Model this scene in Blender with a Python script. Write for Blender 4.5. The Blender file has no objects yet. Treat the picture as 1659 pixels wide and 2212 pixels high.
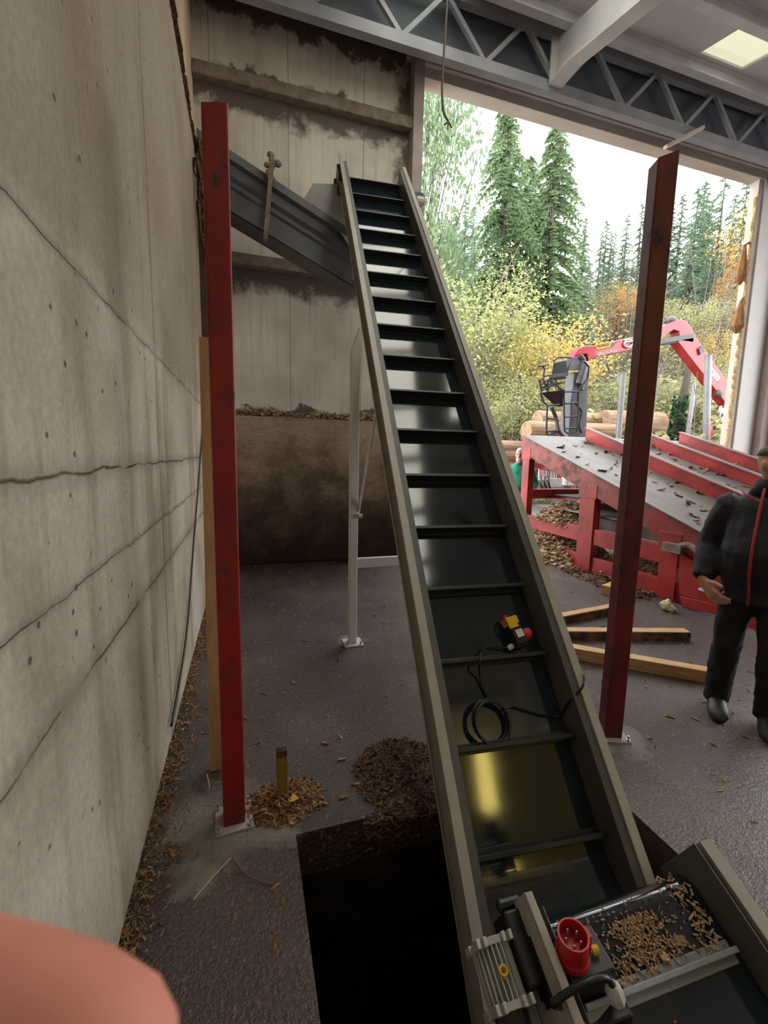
import bpy, bmesh, math, random
import numpy as np
from mathutils import Vector, Matrix, noise
random.seed(7)
R = math.radians
sc = bpy.context.scene
COL = sc.collection

# ------------------------------------------------------------------ camera
W, H, FPX = 1659.0, 2212.0, 942.8
def _basis(psi, p, r):
    f = np.array([math.sin(psi)*math.cos(p), math.cos(psi)*math.cos(p), -math.sin(p)])
    rt = np.array([math.cos(psi), -math.sin(psi), 0.0]); dn = np.cross(f, rt)
    return np.array([math.cos(r)*rt+math.sin(r)*dn, -math.sin(r)*rt+math.cos(r)*dn, f])
CM = _basis(R(17.614), R(7.525), R(-1.143))
CP = np.array([0.0, 0.0, 1.7])
cam = bpy.data.cameras.new('camera'); camo = bpy.data.objects.new('camera', cam); COL.objects.link(camo)
cam.sensor_fit = 'VERTICAL'; cam.sensor_height = 4.92; cam.sensor_width = 4.92*W/H
cam.lens = FPX/H*4.92; cam.clip_start = 0.005; cam.clip_end = 500
cam.dof.use_dof = True; cam.dof.focus_distance = 4.5; cam.dof.aperture_fstop = 2.2
m4 = Matrix.Identity(4)
for i in range(3):
    m4[i][0] = CM[0][i]; m4[i][1] = -CM[1][i]; m4[i][2] = -CM[2][i]; m4[i][3] = CP[i]
camo.matrix_world = m4
sc.camera = camo
def ray(u, v): return np.array([(u-W/2)/FPX, (v-H/2)/FPX, 1.0]) @ CM
def atx(u, v, x): d = ray(u, v); return Vector(CP+d*(x-CP[0])/d[0])
def aty(u, v, y): d = ray(u, v); return Vector(CP+d*(y-CP[1])/d[1])
def atz(u, v, z): d = ray(u, v); return Vector(CP+d*(z-CP[2])/d[2])

# ------------------------------------------------------------------ light
EXPO = 0.25
SKY = 5.0
wd = bpy.data.worlds.new('world'); sc.world = wd; wd.use_nodes = True
nt = wd.node_tree; bg = nt.nodes['Background']
tc = nt.nodes.new('ShaderNodeTexCoord'); sx = nt.nodes.new('ShaderNodeSeparateXYZ'); rp = nt.nodes.new('ShaderNodeValToRGB')
nt.links.new(tc.outputs['Generated'], sx.inputs[0]); nt.links.new(sx.outputs['Z'], rp.inputs[0])
rp.color_ramp.elements[0].position = 0.0; rp.color_ramp.elements[0].color = (0.96, 0.93, 0.90, 1)
rp.color_ramp.elements[1].position = 0.8; rp.color_ramp.elements[1].color = (0.95, 0.96, 1.0, 1)
nt.links.new(rp.outputs[0], bg.inputs['Color']); bg.inputs['Strength'].default_value = SKY
sc.view_settings.view_transform = 'Standard'; sc.view_settings.look = 'None'
sc.view_settings.gamma = 1.0; sc.view_settings.use_curve_mapping = False
sc.view_settings.exposure = EXPO
sc.cycles.use_denoising = True
sc.cycles.max_bounces = 9; sc.cycles.diffuse_bounces = 6
LAMP_STRENGTH = 7.0
def portal(loc, rot, sx_, sy_):
    l = bpy.data.lights.new('portal', 'AREA'); l.shape = 'RECTANGLE'; l.size = sx_; l.size_y = sy_; l.cycles.is_portal = True
    o = bpy.data.objects.new('daylight_portal', l); o.location = loc; o.rotation_euler = rot; COL.objects.link(o)
portal((6.2, 7.3, 3.7), (R(-90), 0, 0), 8.0, 7.4)          # the big door opening

portal((15.0, 1.5, 3.4), (0, R(90), 0), 6.8, 11.0)          # open right side of the hall
portal((2.2, 2.8, 7.2), (R(13.8), 0, 0), 1.2, 6.9)         # long roof light above the belt
# ------------------------------------------------------------------ mesh builder
class MB:
    def __init__(s): s.v = []; s.f = []
    def add(s, vs, fs):
        b = len(s.v); s.v += [tuple(x) for x in vs]; s.f += [tuple(b+i for i in f) for f in fs]; return s
    def hexa(s, p):   # 8 points: bottom 4 then top 4
        return s.add(p, [(3,2,1,0),(4,5,6,7),(0,1,5,4),(1,2,6,5),(2,3,7,6),(3,0,4,7)])
    def box(s, x0, x1, y0, y1, z0, z1):
        return s.hexa([(x0,y0,z0),(x1,y0,z0),(x1,y1,z0),(x0,y1,z0),(x0,y0,z1),(x1,y0,z1),(x1,y1,z1),(x0,y1,z1)])
    def obox(s, c, ax, ay, az):   # centre and three half-axis vectors
        c, ax, ay, az = map(Vector, (c, ax, ay, az))
        return s.hexa([c-ax-ay-az, c+ax-ay-az, c+ax+ay-az, c-ax+ay-az, c-ax-ay+az, c+ax-ay+az, c+ax+ay+az, c-ax+ay+az])
    def bar(s, a, b, w, h, up=(0,0,1)):
        a, b = Vector(a), Vector(b); d = b-a; L = d.length; d.normalize()
        sd = d.cross(Vector(up))
        if sd.length < 1e-4: sd = d.cross(Vector((0,1,0)))
        sd.normalize(); u = sd.cross(d)
        return s.obox((a+b)/2, d*L/2, sd*w/2, u*h/2)
    def loft(s, rings, cap=True):
        n = len(rings[0]); b = len(s.v)
        for r in rings: s.v += [tuple(x) for x in r]
        for i in range(len(rings)-1):
            for j in range(n):
                k = (j+1) % n
                s.f.append((b+i*n+j, b+i*n+k, b+(i+1)*n+k, b+(i+1)*n+j))
        if cap:
            s.f.append(tuple(b+j for j in range(n))[::-1]); s.f.append(tuple(b+(len(rings)-1)*n+j for j in range(n)))
        return s
    def tube(s, pts, r, seg=8, cap=True):
        pts = [Vector(p) for p in pts]; rr = r if isinstance(r, (list, tuple)) else [r]*len(pts)
        rings = []; ref = None
        for i, p in enumerate(pts):
            t = (pts[min(i+1, len(pts)-1)]-pts[max(i-1, 0)])
            t = t.normalized() if t.length > 1e-9 else Vector((0,0,1))
            if ref is None:
                ref = t.cross(Vector((0,0,1)))
                if ref.length < 1e-3: ref = t.cross(Vector((1,0,0)))
            ref = (ref - t*ref.dot(t))
            if ref.length < 1e-6: ref = t.orthogonal()
            ref.normalize(); bn = t.cross(ref)
            rings.append([p+(ref*math.cos(2*math.pi*k/seg)+bn*math.sin(2*math.pi*k/seg))*rr[i] for k in range(seg)])
        return s.loft(rings, cap)
    def prism(s, poly, ext):
        e = Vector(ext); n = len(poly); P = [Vector(p) for p in poly]; b = len(s.v)
        s.v += [tuple(p) for p in P]+[tuple(p+e) for p in P]
        s.f.append(tuple(b+i for i in range(n))[::-1]); s.f.append(tuple(b+n+i for i in range(n)))
        for i in range(n):
            k = (i+1) % n; s.f.append((b+i, b+k, b+n+k, b+n+i))
        return s
    def quad(s, a, b, c, d): return s.add([a,b,c,d], [(0,1,2,3)])
    def ell(s, c, rx, ry, rz, seg=12, rows=8, rot=None):
        c = Vector(c); rings = []
        for i in range(1, rows):
            th = math.pi*i/rows
            ring = []
            for k in range(seg):
                v = Vector((rx*math.sin(th)*math.cos(2*math.pi*k/seg), ry*math.sin(th)*math.sin(2*math.pi*k/seg), -rz*math.cos(th)))
                ring.append(c+(rot @ v if rot else v))
            rings.append(ring)
        return s.loft(rings, True)
    def chip(s, p, L, w, t, up=None):
        d = Vector((random.gauss(0,1), random.gauss(0,1), random.gauss(0,.35))).normalized()
        q = d.cross(up or Vector((random.gauss(0,.4), random.gauss(0,.4), 1)))
        q.normalize(); u = q.cross(d)
        return s.obox(p, d*L/2, q*w/2, u*t/2)

def catmull(pts, n=8):
    P = [Vector(p) for p in pts]; P = [P[0]*2-P[1]]+P+[P[-1]*2-P[-2]]; out = []
    for i in range(1, len(P)-2):
        a, b, c, d = P[i-1:i+3]
        for k in range(n):
            t = k/n; out.append(.5*((2*b)+(c-a)*t+(2*a-5*b+4*c-d)*t*t+(3*b-a-3*c+d)*t**3))
    out.append(P[-2]); return out

def root_loc(o):
    v = Vector((0,0,0))
    while o is not None: v += o.location; o = o.parent
    return v
def obj(name, mb, m, parent=None, bevel=0, smooth=False, origin=None):
    me = bpy.data.meshes.new(name)
    vs = np.array(mb.v, dtype=float)
    if parent is not None: off = np.array(root_loc(parent))
    elif origin is not None: off = np.array(origin, dtype=float)
    else: off = np.array([(vs[:,0].min()+vs[:,0].max())/2, (vs[:,1].min()+vs[:,1].max())/2, vs[:,2].min()])
    me.from_pydata((vs-off).tolist(), [], mb.f)
    bm = bmesh.new(); bm.from_mesh(me); bmesh.ops.recalc_face_normals(bm, faces=bm.faces); bm.to_mesh(me); bm.free()
    me.materials.append(m)
    o = bpy.data.objects.new(name, me); COL.objects.link(o)
    if parent is not None: o.parent = parent
    else: o.location = off
    if smooth:
        for p in me.polygons: p.use_smooth = True
    if bevel:
        b = o.modifiers.new('bevel', 'BEVEL'); b.width = bevel; b.segments = 2; b.limit_method = 'ANGLE'; b.angle_limit = R(40)
        b.harden_normals = False
    return o
def obj_raw(name, mb, m, parent=None, smooth=False):       # no normal recalculation: loose leaves and chips
    me = bpy.data.meshes.new(name); vs = np.array(mb.v, dtype=float)
    off = np.array(root_loc(parent)) if parent is not None else np.array([vs[:,0].mean(), vs[:,1].mean(), vs[:,2].min()])
    me.from_pydata((vs-off).tolist(), [], mb.f); me.materials.append(m)
    o = bpy.data.objects.new(name, me); COL.objects.link(o)
    if parent is not None: o.parent = parent
    else: o.location = off
    return o
def tag(o, label, cat=None, group=None, kind=None):
    if label: o['label'] = label
    if cat: o['category'] = cat
    if group: o['group'] = group
    if kind: o['kind'] = kind
    return o
def thing(name, label, cat, loc=(0,0,0), group=None):
    o = bpy.data.objects.new(name, None); o.empty_display_size = .2; COL.objects.link(o); o.location = loc
    return tag(o, label, cat, group)
def struct(name, mb, m, label, cat, **k):
    return tag(obj(name, mb, m, **k), label, cat, None, 'structure')
def copy_tree(o, parent=None):
    c = o.copy(); COL.objects.link(c); c.parent = parent
    for ch in list(o.children): copy_tree(ch, c)
    return c

# ------------------------------------------------------------------ materials
def mat(name, c1, c2=None, scale=4.0, rough=.6, metal=0.0, bump=0.0, bscale=40.0, stretch=(1,1,1), detail=6.0, lo=.35, hi=.65, spec=.5, extra=None, rvar=0.0, coat=0.0):
    m = bpy.data.materials.new(name); m.use_nodes = True; t = m.node_tree; N = t.nodes; Lk = t.links
    p = N['Principled BSDF']; p.inputs['Roughness'].default_value = rough; p.inputs['Metallic'].default_value = metal
    p.inputs['Specular IOR Level'].default_value = spec
    if coat: p.inputs['Coat Weight'].default_value = coat
    co = N.new('ShaderNodeTexCoord'); geo = N.new('ShaderNodeNewGeometry'); mp = N.new('ShaderNodeMapping')
    Lk.new(geo.outputs['Position'] if extra == 'world' else co.outputs['Object'], mp.inputs[0]); mp.inputs['Scale'].default_value = stretch
    m['_'] = 1
    col = None
    if c2 is not None:
        n = N.new('ShaderNodeTexNoise'); n.inputs['Scale'].default_value = scale; n.inputs['Detail'].default_value = detail
        Lk.new(mp.outputs[0], n.inputs['Vector'])
        r = N.new('ShaderNodeValToRGB'); r.color_ramp.elements[0].position = lo; r.color_ramp.elements[1].position = hi
        r.color_ramp.elements[0].color = (*c1, 1); r.color_ramp.elements[1].color = (*c2, 1)
        Lk.new(n.outputs[0], r.inputs[0]); Lk.new(r.outputs[0], p.inputs['Base Color']); col = r.outputs[0]
        if rvar:
            mm = N.new('ShaderNodeMath'); mm.operation = 'MULTIPLY_ADD'; Lk.new(n.outputs[0], mm.inputs[0])
            mm.inputs[1].default_value = rvar; mm.inputs[2].default_value = rough-rvar/2; Lk.new(mm.outputs[0], p.inputs['Roughness'])
    else: p.inputs['Base Color'].default_value = (*c1, 1)
    if bump:
        n2 = N.new('ShaderNodeTexNoise'); n2.inputs['Scale'].default_value = bscale; n2.inputs['Detail'].default_value = 4
        Lk.new(mp.outputs[0], n2.inputs['Vector'])
        b = N.new('ShaderNodeBump'); b.inputs['Strength'].default_value = bump; b.inputs['Distance'].default_value = .02
        Lk.new(n2.outputs[0], b.inputs['Height']); Lk.new(b.outputs[0], p.inputs['Normal'])
    return m
class NG:   # small node-graph helper
    def __init__(s, m): s.t = m.node_tree; s.N = s.t.nodes; s.p = s.N['Principled BSDF']
    def link(s, a, b): s.t.links.new(a, b)
    def pos(s):
        g = s.N.new('ShaderNodeNewGeometry'); return g.outputs['Position']
    def noise(s, vec, scale, detail=5, stretch=None, rough=.5):
        if stretch:
            mp = s.N.new('ShaderNodeMapping'); mp.inputs['Scale'].default_value = stretch; s.link(vec, mp.inputs[0]); vec = mp.outputs[0]
        n = s.N.new('ShaderNodeTexNoise'); n.inputs['Scale'].default_value = scale; n.inputs['Detail'].default_value = detail
        n.inputs['Roughness'].default_value = rough; s.link(vec, n.inputs['Vector']); return n.outputs[0]
    def ramp(s, x, pts):
        r = s.N.new('ShaderNodeValToRGB'); e = r.color_ramp.elements
        while len(e) < len(pts): e.new(.5)
        for k, (p, c) in zip(e, pts):
            k.position = p; k.color = (c, c, c, 1) if isinstance(c, (int, float)) else (*c, 1)
        s.link(x, r.inputs[0]); return r.outputs[0]
    def math(s, op, a, b=None, c=None, clamp=False):
        n = s.N.new('ShaderNodeMath'); n.operation = op; n.use_clamp = clamp
        for i, x in enumerate((a, b, c)):
            if x is None: continue
            if isinstance(x, (int, float)): n.inputs[i].default_value = x
            else: s.link(x, n.inputs[i])
        return n.outputs[0]
    def mix(s, f, a, b, mode='MIX'):
        n = s.N.new('ShaderNodeMixRGB'); n.blend_type = mode
        for i, x in enumerate((f, a, b)):
            if isinstance(x, (int, float)): n.inputs[i].default_value = x if i == 0 else (x, x, x, 1)
            elif isinstance(x, tuple): n.inputs[i].default_value = (*x, 1)
            else: s.link(x, n.inputs[i])
        return n.outputs[0]
    def sep(s, v):
        n = s.N.new('ShaderNodeSeparateXYZ'); s.link(v, n.inputs[0]); return n.outputs
    def dist(s, v, c):
        n = s.N.new('ShaderNodeVectorMath'); n.operation = 'DISTANCE'; s.link(v, n.inputs[0]); n.inputs[1].default_value = c; return n.outputs['Value']
    def bump(s, h, st, dist=.01):
        b = s.N.new('ShaderNodeBump'); b.inputs['Strength'].default_value = st; b.inputs['Distance'].default_value = dist
        s.link(h, b.inputs['Height']); s.link(b.outputs[0], s.p.inputs['Normal'])

def concrete_wall():
    m = mat('concrete', (.4,.35,.28), rough=.85, spec=.25); g = NG(m); P = g.pos(); X, Y, Z = g.sep(P)
    base = g.ramp(g.noise(P, 1.6, 8), [(.3, (.285,.24,.185)), (.52, (.415,.37,.30)), (.72, (.51,.47,.40))])
    streak = g.ramp(g.noise(P, 1.0, 6, (1, 4.2, .55), .6), [(.50, 0.0), (.64, .8), (.8, 1.0)])
    base = g.mix(g.math('MULTIPLY', streak, .62), base, (.19,.145,.10))
    # paler skirt towards the lower joints, a diagonal run-off boundary above
    dg = g.math('SUBTRACT', g.math('MULTIPLY_ADD', g.noise(P, 1.5, 6), .5, g.math('SUBTRACT', Z, .25)), 2.2)
    low = g.ramp(g.math('MULTIPLY_ADD', dg, .5, .5), [(.48, 0.0), (.54, .75), (.9, 1.0)])
    base = g.mix(g.math('MULTIPLY', low, .70), base, (.19,.145,.10))
    fine = g.noise(P, 38, 6, None, .7); base = g.mix(.85, base, g.ramp(fine, [(.3, .42), (.7, .62)]), 'OVERLAY')
    v = g.N.new('ShaderNodeTexVoronoi'); v.inputs['Scale'].default_value = 13; g.link(P, v.inputs['Vector'])
    keep = g.ramp(g.noise(P, 9, 2), [(.50, 0.0), (.53, 1.0)])
    pit = g.math('MULTIPLY', g.ramp(v.outputs['Distance'], [(.08, 1.0), (.15, 0.0)]), keep)
    base = g.mix(g.math('MULTIPLY', pit, .85), base, (.07,.055,.04))
    wob = g.math('MULTIPLY', g.math('SUBTRACT', g.noise(P, 5, 6), .5), .05)
    jm = None
    for src, at, wd_ in ((Z, 2.2, .004), (Z, 1.63, .010), (Z, 1.045, .010), (Y, 2.67, .006), (Z, 1.32, .004)):
        d = g.math('ABSOLUTE', g.math('SUBTRACT', g.math('ADD', src, wob), at))
        k = g.math('SUBTRACT', 1.0, g.math('DIVIDE', d, wd_), None, True)
        k = g.math('MULTIPLY', k, g.ramp(g.noise(P, 3.1, 3), [(.30, .25), (.5, 1.0)]))
        soft = g.math('MULTIPLY', g.math('SUBTRACT', 1.0, g.math('DIVIDE', d, wd_*6), None, True), .35)
        k = g.math('MAXIMUM', k, soft)
        jm = k if jm is None else g.math('MAXIMUM', jm, k)
    base = g.mix(jm, base, (.075,.055,.04))
    g.link(base, g.p.inputs['Base Color'])
    g.bump(g.math('SUBTRACT', g.math('MULTIPLY', fine, .25), g.math('ADD', g.math('MULTIPLY', pit, .7), jm)), .6, .012)
    return m
def panel_wall():
    m = mat('sandwich_panel', (.5,.47,.42), rough=.7, spec=.3); g = NG(m); P = g.pos(); X, Y, Z = g.sep(P)
    base = g.ramp(g.noise(P, 1.3, 8), [(.3, (.47,.42,.355)), (.55, (.63,.585,.52)), (.75, (.70,.665,.61))])
    fl = g.math('SINE', g.math('MULTIPLY', X, 190.0)); base = g.mix(.10, base, g.ramp(g.math('MULTIPLY_ADD', fl, .5, .5), [(0, .2), (1, .8)]), 'OVERLAY')
    drip = g.ramp(g.noise(P, 1.0, 6, (14, 1, .8), .6), [(.5, 0.0), (.75, .5)]); base = g.mix(drip, base, (.30,.25,.2))
    jm = None
    for at in (.67, 1.76, -.35):
        d = g.math('ABSOLUTE', g.math('SUBTRACT', X, at)); k = g.math('SUBTRACT', 1.0, g.math('DIVIDE', d, .007), None, True)
        jm = k if jm is None else g.math('MAXIMUM', jm, k)
    base = g.mix(jm, base, (.1,.085,.07))
    # grime hanging under the rails, in the door corner and along the roof
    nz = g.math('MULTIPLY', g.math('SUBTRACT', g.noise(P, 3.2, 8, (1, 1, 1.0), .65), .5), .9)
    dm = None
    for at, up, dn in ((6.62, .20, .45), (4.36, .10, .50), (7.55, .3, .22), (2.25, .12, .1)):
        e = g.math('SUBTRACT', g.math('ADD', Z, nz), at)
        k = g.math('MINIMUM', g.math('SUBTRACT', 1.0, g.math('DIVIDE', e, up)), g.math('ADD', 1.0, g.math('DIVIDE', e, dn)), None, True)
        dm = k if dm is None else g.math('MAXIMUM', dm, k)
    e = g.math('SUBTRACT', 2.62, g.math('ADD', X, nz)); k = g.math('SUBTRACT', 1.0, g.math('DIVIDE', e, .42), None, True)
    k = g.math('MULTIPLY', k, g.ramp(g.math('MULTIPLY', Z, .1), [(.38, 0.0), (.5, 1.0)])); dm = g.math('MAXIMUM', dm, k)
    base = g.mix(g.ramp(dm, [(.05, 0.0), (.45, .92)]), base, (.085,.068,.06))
    g.link(base, g.p.inputs['Base Color']); g.bump(fl, .05, .004); return m
def base_wall():
    m = mat('grimy_base', (.1,.08,.06), rough=.8, spec=.3); g = NG(m); P = g.pos(); X, Y, Z = g.sep(P)
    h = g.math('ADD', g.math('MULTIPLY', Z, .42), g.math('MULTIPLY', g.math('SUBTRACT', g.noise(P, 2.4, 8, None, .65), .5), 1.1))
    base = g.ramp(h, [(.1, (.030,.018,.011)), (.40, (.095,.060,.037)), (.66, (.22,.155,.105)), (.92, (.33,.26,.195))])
    base = g.mix(.5, base, g.ramp(g.noise(P, 14, 6, (1,1,3)), [(.35, .3), (.65, .6)]), 'OVERLAY')
    g.link(base, g.p.inputs['Base Color']); g.bump(g.noise(P, 30, 5), .4, .01); return m
def floor_mat():
    m = mat('wet_floor', (.03,.022,.02), rough=.3, spec=1.0); g = NG(m); P = g.pos()
    n1 = g.noise(P, 1.1, 6); n2 = g.noise(P, 55, 5, None, .7)
    base = g.ramp(n1, [(.3, (.036,.021,.018)), (.55, (.078,.049,.043)), (.75, (.125,.086,.076))])
    base = g.mix(.7, base, g.ramp(n2, [(.3, .25), (.7, .7)]), 'OVERLAY')
    bits = g.ramp(g.noise(P, 34, 3, (1, .6, 1)), [(.64, 0.0), (.68, 1.0)]); base = g.mix(g.math('MULTIPLY', bits, .55), base, (.24,.14,.085))
    dust = None
    for c, r_ in (((-.08, 1.93, 0), .30), ((-.30, 2.02, 0), .22), ((.08, 1.84, 0), .16), ((2.15, 1.92, 0), .2), ((.88, 3.72, 0), .15), ((-.22, 1.72, 0), .13)):
        k = g.math('SUBTRACT', 1.0, g.math('DIVIDE', g.math('ADD', g.dist(P, c), g.math('MULTIPLY', g.math('SUBTRACT', g.noise(P, 9, 6), .5), .3)), r_), None, True)
        dust = k if dust is None else g.math('MAXIMUM', dust, k)
    dust = g.ramp(dust, [(.12, 0.0), (.7, 1.0)])
    base = g.mix(g.math('MULTIPLY', dust, .8), base, (.27,.245,.205)); g.link(base, g.p.inputs['Base Color'])
    rg = g.ramp(n1, [(.35, .20), (.6, .26), (.8, .42)]); rg = g.mix(dust, rg, .9); g.link(rg, g.p.inputs['Roughness'])
    hgt = g.math('ADD', g.math('MULTIPLY', g.noise(P, 62, 4, None, .65), 1.0), g.math('MULTIPLY', g.noise(P, 14, 4), .35)); g.bump(hgt, 1.0, .016); return m
def red_paint(name, c1, c2, chip=(.035,.022,.02), amt=.62, sc_=7.0, stretch=(1,1,.5)):
    m = mat(name, c1, rough=.42); g = NG(m); co = g.N.new('ShaderNodeTexCoord').outputs['Object']
    base = g.ramp(g.noise(co, 3, 5), [(.3, c1), (.7, c2)])
    k = g.ramp(g.noise(co, sc_, 9, stretch, .68), [(amt, 0.0), (amt+.12, 1.0)])
    k2 = g.ramp(g.noise(co, sc_*.35, 8, stretch, .7), [(.40, 0.0), (.60, .85)]); base = g.mix(k2, base, tuple(x*.45+.004 for x in c1)); base = g.mix(k, base, chip); g.link(base, g.p.inputs['Base Color'])
    g.link(g.mix(k, .42, .8), g.p.inputs['Roughness']); g.bump(g.math('SUBTRACT', 1.0, k), .25, .003); return m
def wood_mat(name, c1, c2, c3, ax=(1,1,1)):
    m = mat(name, c1, rough=.65, spec=.3); g = NG(m); co = g.N.new('ShaderNodeTexCoord').outputs['Object']
    base = g.ramp(g.noise(co, 6, 7, ax, .6), [(.3, c1), (.55, c2), (.75, c3)]); g.link(base, g.p.inputs['Base Color']); g.bump(g.noise(co, 20, 4, ax), .2, .004); return m
def leaf_mat(name, c1, c2, c3, scale=1.2):
    m = mat(name, c1, rough=.7, spec=.25); g = NG(m); P = g.pos()
    base = g.ramp(g.noise(P, scale, 4), [(.3, c1), (.5, c2), (.72, c3)]); g.link(base, g.p.inputs['Base Color'])
    out = g.N['Material Output']; tr = g.N.new('ShaderNodeBsdfTranslucent'); g.link(base, tr.inputs[0]); ms = g.N.new('ShaderNodeMixShader'); ms.inputs[0].default_value = .35
    g.link(g.p.outputs[0], ms.inputs[1]); g.link(tr.outputs[0], ms.inputs[2]); g.link(ms.outputs[0], out.inputs[0]); return m
def chip_mat(name, cs, scale=60):
    m = mat(name, cs[0], rough=.8, spec=.25); g = NG(m); P = g.pos()
    base = g.ramp(g.noise(P, scale, 2), [(.25+.5*i/(len(cs)-1), c) for i, c in enumerate(cs)]); g.link(base, g.p.inputs['Base Color']); return m

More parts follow.
